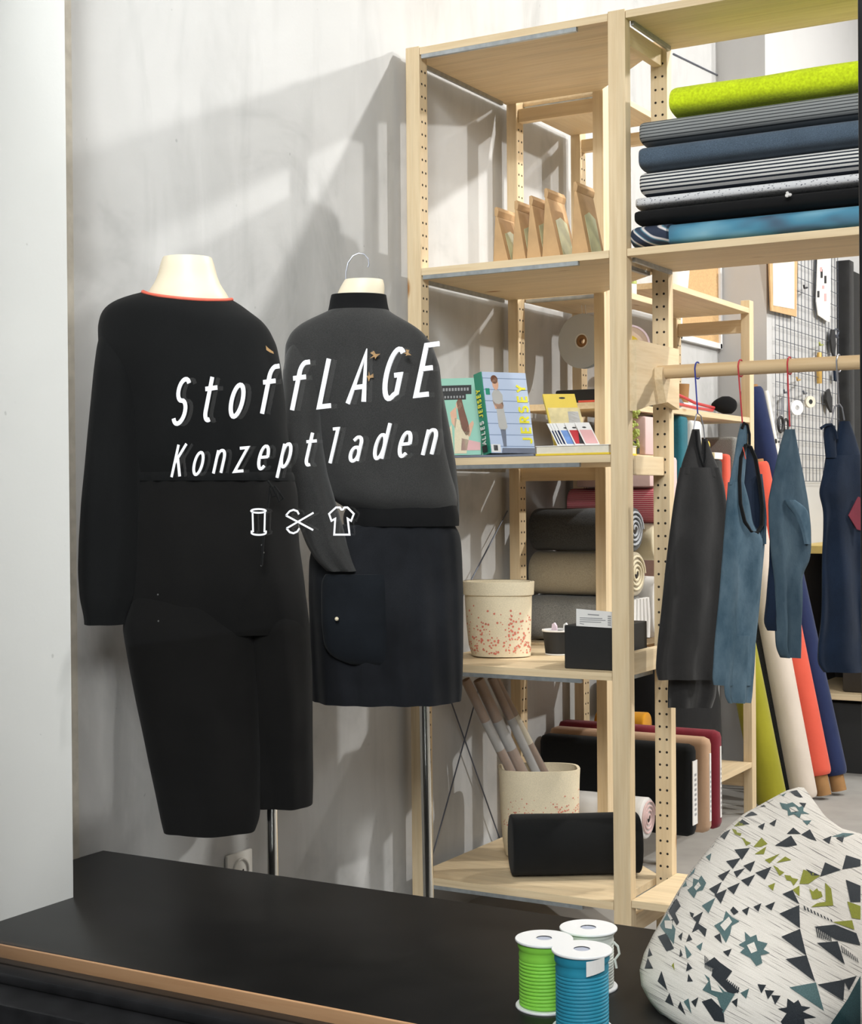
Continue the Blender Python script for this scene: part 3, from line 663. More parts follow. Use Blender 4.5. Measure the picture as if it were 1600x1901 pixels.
# cover picture: child in a grey shirt, yellow title reading upward, grey band
figs = [('printed_hair', ellp(.040, .187, .012, .011), M['hair']), ('printed_face', ellp(.042, .176, .0105, .016), M['skin']),
        ('printed_shirt', [(.034, .160), (.052, .160), (.062, .148), (.060, .118), (.066, .066), (.055, .056), (.040, .060), (.036, .068), (.036, .118), (.027, .125), (.026, .150)], M['greyshirt']),
        ('printed_arms', [(.026, .134), (.032, .112), (.056, .112), (.062, .120), (.060, .130), (.046, .124), (.034, .126)], M['skin']),
        ('printed_legs', [(.041, .060), (.059, .060), (.055, .016), (.045, .016)], M['jeans']),
        ('grey_band', [(.036, .0), (.152, .0), (.152, .013), (.040, .013)], M['jeans']), ('white_panel', [(.002, .002), (.034, .002), (.034, .022), (.002, .022)], M['white']),
        ('black_logo', [(.010, .006), (.024, .006), (.024, .020), (.010, .020)], M['ink']), ('green_badge', [(.006, .148), (.020, .148), (.020, .164), (.006, .164)], M['green'])]
for nm, poly, mm in figs: decal(nm, cc, ud*(.126/.152), vd, nd, poly, mm, ch)
b = BM(); write(b, 'JERSEY', cc+ud*.119+vd*.024+nd*.0006, vd*.0275, -ud*.025, .0265/.0275*1.0, .0056, nd, .0004); obj('cover_lettering', b, M['yprint'], ch, 0, label='yellow lettering reading JERSEY')
b = BM(); write(b, 'ALLES', cc-nd*(BT*.26)-ud*.0055+vd*.024, vd*.014, -nd*.018, .0125/.014, .0030, -ud, .0003); obj('spine_lettering', b, M['white'], sp_, 0, label='white lettering reading ALLES')
b = BM(); write(b, 'JERSEY', cc-nd*(BT*.26)-ud*.0055+vd*.092, vd*.014, -nd*.018, .0125/.014, .0030, -ud, .0003); obj('spine_lettering', b, M['yprint'], sp_, 0, label='yellow lettering reading JERSEY')
decal('spine_mark', cc-ud*.005, -nd, vd, -ud, [(.008, .006), (.034, .006), (.034, .022), (.008, .022)], M['ink'], sp_)

# mint book left of it, leaning back
c0 = Vector((.018, .049, Z3+.0095)); ud2 = Vector((.97, .24, 0)).normalized(); vd2 = (VZ+Vector((-.10, .16, 0))).normalized(); nd2 = ud2.cross(vd2).normalized()
if nd2.dot(CAM-c0) < 0: nd2 = -nd2
mb = thing('book', 'mint green sewing book with a long-haired woman on its cover, half behind the sweater', 'book', c0)
W2, H2 = .150, .203
slabq('pages', c0-nd2*.003+vd2*.002, ud2, vd2, nd2, W2-.003, H2-.004, .012, M['page'], mb)
cv = slabq('cover', c0, ud2, vd2, nd2, W2, H2, .003, M['mint'], mb); slabq('cover', c0-nd2*.015, ud2, vd2, nd2, W2, H2, .003, M['green'], mb)
for nm, poly, mm in [('black_title_bar', [(.045, .160), (.128, .160), (.128, .184), (.045, .184)], M['ink']), ('black_title_bar', [(.050, .146), (.113, .146), (.113, .160), (.050, .160)], M['ink']),
        ('printed_hair', [(.088, .140), (.094, .150), (.102, .146), (.108, .120), (.118, .085), (.122, .058), (.112, .050), (.100, .070), (.094, .100)], M['hair']), ('printed_face', ellp(.094, .132, .008, .012), M['skin']),
        ('printed_arms', [(.070, .112), (.086, .128), (.088, .100), (.084, .07), (.074, .085)], M['skin']), ('printed_shirt', [(.082, .098), (.098, .090), (.104, .062), (.122, .060), (.112, .004), (.080, .004)], M['canvas']),
        ('printed_arm', [(.108, .056), (.122, .082), (.130, .090), (.133, .082), (.122, .048)], M['skin']), ('pink_panel', [(.098, .012), (.149, .012), (.149, .032), (.100, .044)], M['pink']), ('printed_yellow', [(.060, .004), (.078, .004), (.074, .08), (.066, .07)], M['canvas'])]:
    decal(nm, c0, ud2, vd2, nd2, poly, mm, cv)
b = BM()
for k in range(9): prism(b, [c0+ud2*x+vd2*y+nd2*.001 for x, y in ((.052+k*.008, .169), (.057+k*.008, .169), (.057+k*.008, .177), (.052+k*.008, .177))], nd2*.0004)
for k in range(7): prism(b, [c0+ud2*x+vd2*y+nd2*.001 for x, y in ((.056+k*.008, .150), (.060+k*.008, .150), (.060+k*.008, .156), (.056+k*.008, .156))], nd2*.0004)
obj('title_print', b, M['greyink'], cv, 0)
t = bx(.10, .352, .004, .24, Z3+.0004, Z3+.006, bev=.001); tag(obj('book', t, M['jeans'], None, 0), 'thin dark magazine lying flat under the two standing books', 'book')

yb = thing('book', 'cream-paged book lying flat with a yellow cover at its bottom', 'book', (.46, .09, Z3))
obj('cover', bx(.358, .552, .003, .175, Z3+.0004, Z3+.0055, bev=.001), M['yellow'], yb, 0)
b = bx(.360, .550, .005, .173, Z3+.0055, Z3+.0225); obj('pages', b, M['page'], yb, 0); obj('cover', bx(.358, .552, .003, .175, Z3+.0225, Z3+.0245, bev=.0006), M['white'], yb, 0)
ZP = Z3+.0245
yc = thing('card_pack', 'yellow card pack with a hang hole leaning behind the small packs', 'card pack', (.42, .12, ZP))
u3 = Vector((.85, .52, 0)).normalized(); v3 = (VZ+Vector((-.30, .10, 0))).normalized(); n3 = u3.cross(v3).normalized()
if n3.dot(CAM-Vector((.4, .1, 1.2))) < 0: n3 = -n3
c3 = Vector((.362, .105, ZP+.004))
slabq('pack', c3, u3, v3, n3, .080, .137, .016, M['yellow'], yc); decal('hang_hole', c3, u3, v3, n3, ellp(.046, .126, .008, .0025), M['ink'], yc)
decal('picture', c3, u3, v3, n3, [(.004, .02), (.084, .02), (.084, .10), (.004, .10)], plain('pack_print', (.72, .60, .30), .5, .25, 30), yc); decal('white_print', c3, u3, v3, n3, [(.048, .05), (.078, .05), (.078, .09), (.052, .09)], M['white'], yc)
labs = ['first dark-edged notion pack at the left end of the leaning row', 'second notion pack from the left in the leaning row', 'third notion pack from the left in the leaning row', 'notion pack with a blue front in the leaning row', 'notion pack with a red and black picture in the leaning row', 'notion pack with a pink floral front next to the post']
u4 = Vector((.80, .60, 0)).normalized(); v4 = (VZ+Vector((-.55, .05, 0))).normalized(); n4 = u4.cross(v4).normalized()
if n4.dot(CAM-c3) < 0: n4 = -n4
for i in range(6):
    s = (0, .0075, .015, .024, .047, .074)[i]
    c4 = Vector((.405+s, .030, ZP+.0008))
    t = thing('notion_pack', labs[i], 'notion pack', c4, 'notion packs leaning in a row')
    slabq('card', c4, u4, v4, n4, .036, .063, .0022, M['white' if i > 2 else 'white'], t)
    decal('picture', c4, u4, v4, n4, [(.003, .004), (.033, .004), (.033, .042), (.003, .042)], M[('navy', 'navy', 'navy', 'lblue', 'redh', 'pink')[i]], t)
    if i == 4: decal('picture', c4, u4, v4, n4, [(.012, .004), (.033, .004), (.033, .030), (.022, .034)], M['ink'], t, .0009)
    decal('hang_hole', c4, u4, v4, n4, ellp(.018, .049, .005, .002), M['ink'], t)

# fourth shelf: dotted basket, tub, black box
Z4 = .699
def basket(name, rows, dep, cuff, label, zb, dotn, seed, band=None, boxy=.75):
    t = thing('fabric_basket', label, 'basket', at((rows[-1][1]+rows[-1][2])/2, rows[-1][0], dep))
    rs = smooth_rows([list(r) for r in rows], 6); out = []; inn = []
    n = 56
    def ring(r, k=1.0, lift=0):
        y, xl, xr, th = r; q = at((xl+xr)/2, y, dep); Lq, Rq = hitp(xl, y, q, -F30), hitp(xr, y, q, -F30); c = (Lq+Rq)/2; h = (Rq-Lq)/2*k; th *= k
        e = lambda v: math.copysign(abs(v)**boxy, v)
        return [c+h*e(cos(2*pi*i/n))-F30*(th*e(sin(2*pi*i/n)))+VZ*lift for i in range(n)]
    rings = [ring(r) for r in rs]
    b = BM(); loft(b, rings[::-1] , 0, False); b.faces.new([b.verts.new(p) for p in rings[-1]])
    loft(b, [ring(rs[0]), ring(rs[0], .93)], 0, False); loft(b, [ring(r, .93) for r in rs[:len(rs)*2//3]], 0, False); b.faces.new([b.verts.new(p) for p in ring(rs[len(rs)*2//3-1], .93)])
    bb_ = b
    if cuff:
        cr = [r for r in rs if r[0] <= rows[0][0]+cuff]
        b = BM(); R_ = [ring(cr[0], 1.0, .001)] + [ring(r, 1.055) for r in cr] + [ring(cr[-1], 1.0)]; loft(b, R_, 0, False); obj('folded_cuff', b, M['canvas'], t, 50)
    rnd = random.Random(seed); b = bb_; b.normal_update()
    top, bot = rows[0][0]+(cuff or 6)+8, (rows[-1][0]-6 if not band else 1526)
    for _ in range(dotn):
        g_ = rnd.random()**.42 if not band else min(.97, max(.1, rnd.gauss(.80, .20)))
        y = top+(bot-top)*g_; r = min(rs, key=lambda q: abs(q[0]-y)); a = math.acos(rnd.uniform(-.97, .97))
        if band: a = max(.15, min(pi-.15, a - (1-g_)*.9))
        y_, xl, xr, th = r; q = at((xl+xr)/2, y, dep); Lq, Rq = hitp(xl, y, q, -F30), hitp(xr, y, q, -F30); c = (Lq+Rq)/2; h = (Rq-Lq)/2
        e = lambda v: math.copysign(abs(v)**boxy, v)
        p = c+h*e(cos(a))-F30*(th*e(sin(a))*1.004); nn = (h.normalized()*cos(a)*.7-F30*sin(a)).normalized(); s = rnd.choice((.0016, .0022, .003))*(.7 if band else 1)
        u_, w_ = frame_of(nn)
        b.faces.new([b.verts.new(p+nn*.0006+u_*s*cos(2*pi*k/9)+w_*s*sin(2*pi*k/9)) for k in range(9)]).material_index = 1
    obj('body', b, [M['canvas'], M['dots']], t, 50)
    return t
basket('b1', [(1079, 861, 988, .078), (1100, 862, 987, .080), (1150, 865, 986, .080), (1198, 870, 985, .078), (1215, 876, 985, .074)], 4.04, 24, 'tall natural canvas basket with folded cuff and red dots on the fourth shelf', Z4, 190, 3)
tc = Vector((.253, .345, Z4+.0006)); tb = thing('paper_tub', 'small black paper tub with a white rim holding clips', 'tub', tc)
b = BM(); lathe(b, tc, [(.034, 0), (.041, .062), (.039, .062), (.033, .006), (.001, .006)], 36); obj('tub', b, M['blackbox'], tb, 40)
b = BM(); lathe(b, tc, [(.0405, .061), (.0435, .062), (.0435, .066), (.0385, .066), (.0385, .061)], 36); obj('rim', b, M['white'], tb, 40)
b = BM(); lathe(b, tc, [(.0348, .0), (.0348, .003), (.034, .003)], 36, caps=False); obj('base_rim', b, M['white'], tb, 40)
for k, (dx, dy, mm, lb) in enumerate(((-.012, -.008, 'lilac', 'pink and lilac clip standing in the black paper tub'), (.018, 0, 'white', 'white clip standing in the black paper tub'))):
    b = BM(); prism(b, [tc+Vector((dx+x, dy, z)) for x, z in ((-.012, .007), (.016, .007), (.010, .075), (.004, .084), (-.002, .080))], (0, .008, 0)); tag(obj('clip', b, M[mm], None, 0), lb, 'clip', 'clips in the tub')
Z4_ = Z4+.0006
xb = thing('box', 'matt black card box at the right end of the fourth shelf', 'box', (.48, .15, Z4))
b = bx(.412, .545, .045, .25, Z4_, Z4+.106, bev=.002); obj('box_body', b, M['blackbox'], xb, 0)
lbx = [hit(x, y, 'Y', .043) for x, y in ((1070, 1130), (1138, 1136), (1138, 1166), (1070, 1162))]
b = BM(); prism(b, lbx, (0, -.0012, 0)); lc = tag(obj('price_card', b, M['white'], None, 0), 'white product card with grey print standing on the black box front', 'card')
WL[lc.name] = lc.location.copy()
b = BM()
for k in range(4):
    y = 1146+k*3.5; P = [hit(x, yy, 'Y', .0415) for x, yy in ((1076, y), (1076+(42, 48, 40, 8)[k], y+1.6), (1076+(42, 48, 40, 8)[k], y+3.0), (1076, y+1.4))]; prism(b, P, (0, -.0003, 0))
P = [hit(x, y, 'Y', .0415) for x, y in ((1091, 1139.5), (1112, 1141), (1112, 1143), (1091, 1141.5))]; prism(b, P, (0, -.0003, 0))
for k in range(5): P = [hit(x, y, 'Y', .0415) for x, y in ((1128, 1143+k*4), (1134, 1143.4+k*4), (1134, 1145.6+k*4), (1128, 1145.2+k*4))]; prism(b, P, (0, -.0003, 0))
obj('card_print', b, M['greyink'], lc, 0)
b = BM(); lathe(b, (.49, .16, Z4+.107), [(.037, 0), (.037, .018), (.034, .021)], 32); tag(obj('ribbon_reel', b, M['bind'], None, 40), 'black ribbon reel lying on top of the black box', 'reel')

# bottom shelf: second basket with paper rolls, black roll
Z5 = .154
bd = 4.12
basket('b2', [(1424, 925, 1076, .075), (1440, 926, 1075, .075), (1500, 929, 1074, .074), (1560, 933, 1073, .073), (1583, 938, 1070, .070)], bd, 0, 'dotted canvas basket on the bottom shelf holding long rolls', Z5, 230, 8, True, .62)
c = at(1000, 1500, bd)
RL = [((864, 1262), (974, 1484), .0135, 'tubegrey', 'greyish film-wrapped roll at the left of the basket'), ((888, 1262), (992, 1482), .016, 'tubebrown', 'film-wrapped roll with a brown upper half in the basket'), ((912, 1258), (1016, 1478), .0125, 'tubegrey', 'slim clear-wrapped roll in the middle of the basket'), ((918, 1255), (1030, 1470), .011, 'tubebrown', 'thin brown-speckled roll at the right of the basket')]
for i, (tp, bt, r_, mm, lb) in enumerate(RL):
    p1, p0 = at(tp[0], tp[1], 4.02+.03*i), at(bt[0], bt[1], 4.092+.022*i)
    t = thing('wrapped_roll', lb, 'roll', p0, 'wrapped rolls in the basket')
    b = BM(); tube(b, [p0, p0.lerp(p1, .42)], r_*.9, 16); obj('lower_paper', b, M['tubebrown' if i != 2 else 'tubegrey'], t)
    b = BM(); tube(b, [p0.lerp(p1, .42), p0.lerp(p1, .66)], r_*.93, 16); obj('paper_label', b, M['tubegrey' if i != 3 else 'canvas'], t)
    b = BM(); tube(b, [p0.lerp(p1, .66), p1], r_*.9, 16); obj('upper_paper', b, M['tubebrown'], t)
    b = BM(); tube(b, [p0, p1], r_, 16); obj('clear_wrap', b, M['tube'], t)
def roll(name, label, cat, p0, p1, r0, ex=1.0, mats='black', flat=1.0, spiral=None, group=None, seed=0, wob=.02, core=None, endm=None, n=40, parts=True):
    """rolled fabric between two end points, optional flattened section and wound end"""
    p0, p1 = Vector(p0), Vector(p1); d = (p1-p0).normalized(); side = d.cross(VZ).normalized(); up = side.cross(d).normalized()
    root = thing(name, label, cat, (p0+p1)/2-VZ*r0, group); rings = []; m = 26
    def ring(f, k=1.0):
        c_ = p0.lerp(p1, f); R_ = []
        for i in range(n):
            a = 2*pi*i/n; w = 1+wob*noise.noise(Vector((cos(a)*1.5+seed, sin(a)*1.5, f*5)))
            e = lambda v: math.copysign(abs(v)**ex, v)
            R_.append(c_+side*(r0*flat*e(cos(a))*w*k)+up*(r0*e(sin(a))*w*k))
        return R_
    rings.append(ring(0, .86)); rings.append(ring(.006, .96))
    rings += [ring(.015+.97*i/m) for i in range(m+1)]
    rings.append(ring(.994, .96)); rings.append(ring(1, .86))
    b = BM(); loft(b, rings); obj('fabric', b, M[mats], root, 50)
    if spiral:
        b = BM(); P = []; tn = 3.5; q = p1+d*.002
        for i in range(70):
            a = 2*pi*tn*i/69; rr = r0*(.12+.74*i/69); P.append(q+side*(rr*flat*cos(a))+up*(rr*sin(a)))
        tube(b, P, r0*.055, 6); obj('wound_edge', b, M[spiral], root, 50)
        b = BM(); q2 = p1+d*.0012; prism(b, [q2+side*(r0*.14*flat*cos(2*pi*i/16))+up*(r0*.2*sin(2*pi*i/16)) for i in range(16)], d*.001); obj('hollow', b, M['hole'], root, 0)
    if core:
        b = BM(); tube(b, [p0-d*core, p0+d*.02], r0*.62, 20); obj('cardboard_core', b, M['core'], root)
        b = BM(); tube(b, [p1-d*.02, p1+d*.012], r0*.62, 20); obj('cardboard_core', b, M['core'], root)
    return root
P_ = hit(965, 1590, 'Y', .13); P2 = hit(1215, 1560, 'Y', .33)
roll('fabric_roll', 'plump black fabric roll lying at an angle on the bottom shelf', 'fabric roll', (.222, .118, Z5+.078), (.498, .300, Z5+.078), .0755, .86, 'black', 1.0, seed=1)
roll('fabric_roll', 'pinkish white fabric roll behind the plump black roll on the bottom shelf', 'fabric roll', (.034, .668, Z5+.0595), (.375, .668, Z5+.0595), .058, 1, 'whitef', 1.0, 'pinkf', seed=2)

# ------------------------------------------------------------------ narrow unit: rolls on its shelves
gw = roll('fabric_roll', 'grey folded wool with white folded end, lowest in the narrow unit stack', 'fabric roll', (.012, .72, .767), (.312, .72, .767), .065, .62, 'greyfab', 1.4, seed=3, wob=.03)
b = BM()
for k in range(6): tube(b, [(.328, .652+.026*k, .7112), (.3285, .650+.027*k, .77), (.328, .658+.024*k, .826)], .0105, 8)
obj('folded_end', b, M['whitef'], gw, label='white folded end')
roll('fabric_roll', 'sand coloured knit roll with a wound cream end', 'fabric roll', (.012, .72, .897), (.322, .72, .897), .063, .85, 'sand', 1.15, 'creamf', seed=4)
roll('fabric_roll', 'dark grey knit roll with a pale wound end, topmost of the stack', 'fabric roll', (.012, .72, 1.024), (.318, .72, 1.024), .062, .9, 'dgrey', 1.15, 'lgrey', seed=5)
roll('fabric_roll', 'cream felt roll at the back of the narrow unit stack', 'fabric roll', (.02, .86, .985), (.335, .86, .985), .054, .9, 'creamf', .85, seed=6)
roll('fabric_roll', 'white felt roll at the bottom back of the narrow unit', 'fabric roll', (.02, .902, .7915), (.33, .902, .7915), .09, .7, 'whitef', .8, seed=16)
roll('fabric_roll', 'dark red striped fabric at the back of the narrow unit', 'fabric roll', (.06, .875, 1.093), (.345, .875, 1.093), .052, .7, 'redstripe', 1.2, seed=7)
tag(obj('folded_fabric', bx(.10, .335, .80, .95, 1.147, 1.208, bev=.006), M['pinkf'], None, 40), 'pink folded fabric on top of the red striped fabric', 'fabric')
# bolts on the bottom shelf
for i, (y, mm, x1, z1, lb, wl) in enumerate(((.758, 'black', hit(1283, 1450, 'Y', .73).x, .415, 'black fabric bolt with a broad white end label, front of three', .020), (.822, 'tan', hit(1313, 1440, 'Y', .80).x, .428, 'tan fabric bolt between the black and maroon bolts', .007), (.884, 'maroon', hit(1332, 1430, 'Y', .86).x, .440, 'maroon fabric bolt at the back of the three', .006))):
    t = thing('fabric_bolt', lb, 'fabric bolt', (.26, y, Z5), 'fabric bolts on the bottom shelf')
    b = bx(.002, x1, y-.029, y+.029, Z5+.001, z1, bev=.020); obj('fabric', b, M[mm], t, 50)
    obj('end_label', bx(x1-.001, x1+.0015, y-wl*.9, y+wl*.9, Z5+.035, z1-.045), M['white'], t, 0)
    b = BM()
    for k in range(9): box(b, x1+.0015, x1+.0019, y-wl*.3, y+wl*.45, Z5+.06+k*.014, Z5+.067+k*.014)
    obj('label_print', b, M['greyink'], t, 0)
roll('fabric_roll', 'orange felt roll lying behind the bolts', 'fabric roll', (.10, .953, .430), (.26, .953, .430), .038, 1, 'orange', 1.0, seed=9)
tag(obj('box', bx(.08, .26, .920, .988, Z5+.0006, .391, bev=.003), M['greyfab'], None, 0), 'grey box under the orange felt roll', 'box')
# upper shelves
b = BM(); t = thing('paint_jar', 'small white jar with a green band on the back shelf', 'jar', (.265, .80, 1.706)); cj = Vector((.262, .83, 1.7066))
lathe(b, cj, [(.019, 0), (.021, .004), (.021, .034)], 28); obj('jar', b, M['white'], t, 40)
b = BM(); lathe(b, cj, [(.0215, .034), (.0215, .042), (.0205, .044)], 28); obj('green_band', b, M['plantg'], t, 40); b = BM(); lathe(b, cj, [(.0225, .044), (.0225, .052), (.02, .054)], 28); obj('lid', b, M['white'], t, 40)
rl = thing('cord_reel', 'grey card reel hanging on strings behind the corner unit', 'reel', (.120, .8, 1.50)); cr = hit(1080, 633, 'Y', .80)
nrm = (CAM-cr); nrm.z = 0; nrm.normalize(); nrm = (nrm+Vector((-.55, -.35, 0))).normalized()
def disc(bm, c, n_, r, th, hole, mi=0, k=44):
    u_, w_ = frame_of(n_); A_ = []
    for rr, hh in ((hole, -th/2), (r, -th/2), (r, th/2), (hole, th/2)): A_.append([bm.verts.new(c+n_*hh+u_*rr*cos(2*pi*i/k)+w_*rr*sin(2*pi*i/k)) for i in range(k)])
    for j_ in range(4):
        for i in range(k): bm.faces.new((A_[j_][i], A_[j_][(i+1) % k], A_[(j_+1) % 4][(i+1) % k], A_[(j_+1) % 4][i])).material_index = mi
b = BM(); disc(b, cr, nrm, .081, .003, .019); disc(b, cr-nrm*.022, nrm, .081, .003, .019); obj('flange', b, M['reel'], rl, 30)
b = BM(); disc(b, cr-nrm*.011, nrm, .034, .020, .0092); obj('hub', b, M['core'], rl, 30)
b = BM(); disc(b, cr+nrm*.002, nrm, .0225, .001, .0185); obj('hub_rim', b, M['white'], rl, 30)
b = BM(); tube(b, [cr-nrm*.011+VZ*.017, Vector((cr.x, cr.y, 1.687))], .0008, 5); tube(b, [cr-nrm*.011+VZ*.017+H30*.01, Vector((cr.x+.012, cr.y, 1.687))], .0008, 5); obj('string', b, M['vinyl'], rl)
r2 = thing('cord_reel', 'cream card reel with a pinkish rim seen between the posts', 'reel', (.27, .85, 1.5)); c2 = hit(1168, 642, 'Y', .86); n2 = (CAM-c2); n2.z = 0; n2.normalize()
b = BM(); disc(b, c2, n2, .056, .012, .015); obj('reel', b, M['reelc'], r2, 30); b = BM(); disc(b, c2, n2, .0615, .020, .056); obj('rim', b, M['lilac'], r2, 30); b = BM(); disc(b, c2+n2*.0065, n2, .030, .003, .015); obj('hub', b, M['yellow'], r2, 30)
b = BM(); tube(b, [c2+VZ*.0615, Vector((c2.x, c2.y, 1.6865))], .0012, 5); obj('string', b, M['vinyl'], r2)
t = thing('tape_box', 'flat yellow tape box on the shelf behind the front post', 'box', (.25, .78, 1.24))
obj('box_body', bx(.10, .287, .74, .84, 1.2406, 1.266, bev=.003), M['yellow'], t, 30); obj('black_end', bx(.287, .2885, .815, .835, 1.243, 1.263), M['ink'], t, 0)
tag(obj('tape_roll', bx(.12, .283, .75, .83, 1.2666, 1.281, bev=.003), M['bind'], None, 30), 'black folded tape lying on the yellow tape box', 'tape')
b = BM()
for k in range(46):
    q = hit(1178+random.uniform(-7, 7), 795+random.uniform(-36, 36), 'Y', .74+random.uniform(-.02, .02)); bmesh.ops.create_icosphere(b, subdivisions=1, radius=random.uniform(.004, .008), matrix=Matrix.Translation(q))
tag(obj('pompom_trim', b, M['plantg'], None, 40), 'yellow-green bobbly trim hanging beside the front post', 'trim')
tag(obj('folded_fabric', bx(.13, .298, .86, .985, 1.2406, 1.355, bev=.008), M['pinkf'], None, 40), 'dusty pink folded fabric beside the yellow tape box', 'fabric')
tag(obj('tool_case', bx(.08, .297, .70, .985, 1.3856, 1.43, bev=.006), M['blackbox'], None, 30), 'black tool case on the small ledge in the narrow unit', 'case')
obj('shelf', bx(.001, .299, .604, .993, 1.367, 1.385), WY, L, 0)
b = BM()
for k in range(3): tube(b, [(.19+.012*k, .625+.018*k, 1.3893), (.292, .630+.02*k, 1.3893)], .0035, 6)
tag(obj('coloured_pens', b, M['coral'], None), 'few reddish pens lying in front of the black case', 'pens')

# ------------------------------------------------------------------ far unit
Z6 = 1.772
pt_ = thing('plant_pot', 'white tapered plant pot on top of the far shelf', 'pot', (.15, 1.33, Z6)); cp = Vector((.17, 1.42, Z6+.0006))
b = BM(); lathe(b, cp, [(.046, 0), (.058, .125), (.055, .125), (.044, .01), (.001, .01)], 36); obj('pot', b, M['whitepl'], pt_, 40)
b = BM()
for k in range(16):
    a = random.uniform(0, 6.28); p0 = cp+VZ*.12; p1 = p0+Vector((cos(a)*random.uniform(.03, .10), sin(a)*random.uniform(.03, .12), random.uniform(.02, .10))); tube(b, [p0, p0.lerp(p1, .5)+VZ*.02, p1], .0012, 4)
    bmesh.ops.create_icosphere(b, subdivisions=1, radius=.007, matrix=Matrix.Translation(p1))
obj('foliage', b, M['plantg'], pt_, 40)
kb = thing('cork_board', 'cork notice board with a white frame on the wall behind the far shelf', 'notice board', (WLX+.01, 2.2, 1.7))
obj('cork_sheet', bx(WLX, WLX+.012, 1.98, 2.405, 1.715, 2.25), M['cork'], kb, 0)
b = bx(WLX, WLX+.02, 1.96, 2.42, 1.695, 1.717, bev=.002); box(b, WLX, WLX+.02, 1.96, 1.982, 1.695, 2.27); box(b, WLX, WLX+.02, 2.40, 2.422, 1.695, 2.27); box(b, WLX, WLX+.02, 1.96, 2.42, 2.248, 2.27); obj('frame', b, M['whitepl'], kb, 0)
Z7 = 1.391
def fabreel(z0, z1, m_, lb, r=.055):
    b = BM(); pr = [(r*.97, 0)]; k = 7
    for i in range(k*2+1): pr.append((r*(1.0 if i % 2 else .975), (z1-z0)*(.03+.94*i/(k*2))))
    pr.append((r*.97, z1-z0)); lathe(b, (.15, 1.30, z0), pr, 36); return tag(obj('ribbon_reel', b, M[m_], None, 30), lb, 'reel')
tag(obj('paper_stack', bx(.07, .235, 1.22, 1.42, Z7+.0006, Z7+.032, bev=.002), M['paper'], None, 0), 'stack of white paper under the blue ribbon reel', 'paper')
fabreel(Z7+.0326, Z7+.115, 'bluerib', 'dark blue ribbon reel on white paper behind the clothes rod'); fabreel(Z7+.1156, Z7+.178, 'red', 'red ribbon reel on top of the blue one', .058)
sc = thing('scissors', 'large scissors with long red handles on the far shelf', 'scissors', (.25, 1.25, Z7))
pz = lambda x, y: hit(x, y, 'X', .262)
b = BM(); tube(b, [pz(1248, 728), pz(1270, 738), pz(1290, 748), pz(1325, 757), pz(1322, 762), pz(1290, 757), pz(1268, 752), pz(1250, 748)], .005, 8); obj('handles', b, M['redh'], sc)
b = BM(); prism(b, [pz(1248, 742), pz(1264, 740), pz(1272, 752), pz(1262, 757), pz(1249, 757)], (-.004, 0, 0)); obj('blades', b, M['steel'], sc, 0)
b = BM(); rloft(b, [(736, 1340, 1354, .010), (742, 1327, 1366, .018), (752, 1318, 1369, .022), (762, 1326, 1366, .022), (768, 1342, 1358, .014)], (pz(1340, 755)-CAM).dot(FW), 3, n=28); tag(obj('pouch', b, M['bind'], None, 60), 'black rounded pouch at the right end of the far shelf', 'pouch')
b = BM(); q = hit(1357, 752, 'Y', 1.62); tube(b, [Vector((.10, 1.66, Z7+.03)), Vector((.10, 1.66, Z7+.115))], [.028, .034], 24); tag(obj('cardboard_cone', b, M['core'], None), 'brown cardboard cone standing at the back of the far shelf', 'cone')
bl = [(1.09, .07, .28, 'pinkf', 'pale pink bolt standing behind the front garment'), (1.185, .07, .42, 'teal', 'teal fabric bolt standing under the far shelf'), (1.30, .09, .40, 'whitef', 'white patterned bolt standing next to the teal bolt'), (1.40, .05, .34, 'yellow', 'narrow yellow bolt standing under the far shelf'), (1.50, .08, .28, 'blackg', 'black bolt with a white top under the far shelf'), (1.60, .05, .30, 'coral', 'pinkish red bolt next to the black one'), (1.70, .09, .36, 'greyfab', 'grey bolt at the far end under the shelf')]
for y, w, h, mm, lb in bl: 
    tag(obj('fabric_bolt', bx(.034, .297, y-w/2, y+w/2, .8606, min(1.37, .86+h+.1), bev=.012), M[mm], None, 50), lb, 'fabric bolt', 'bolts standing under the far shelf')
tag(obj('paper_stack', bx(.20, .296, 1.462, 1.538, 1.24, 1.262, bev=.002), M['paper'], None, 0), 'folded white paper lying on the black standing bolt', 'paper')
bg = thing('bag', 'soft black bag on the low far shelf below the hanging garments', 'bag', (.15, 1.4, .189))
b = BM(); rl_ = []
for z, hx, hy in ((.203, .10, .27), (.24, .115, .29), (.42, .11, .28), (.55, .09, .25), (.60, .06, .20)):
    rl_.append([Vector((.155+hx*math.copysign(abs(cos(a))**.6, cos(a)), 1.42+hy*math.copysign(abs(sin(a))**.6, sin(a)), z+.012*noise.noise(Vector((cos(a)*2, sin(a)*2, z*5))))) for a in [2*pi*k/36 for k in range(36)]])
loft(b, rl_); obj('body', b, M['bind'], bg, 60)
b = BM(); tube(b, [(.26, 1.28, .56), (.285, 1.31, .66), (.285, 1.42, .70), (.285, 1.53, .66), (.26, 1.56, .56)], .010, 8); obj('handle', b, M['bind'], bg)
tag(obj('case', bx(.04, .26, 1.08, 1.6, .02, .12, bev=.01), M['blackbox'], None, 30), 'dark low case on the floor under the far shelf', 'case') if False else None

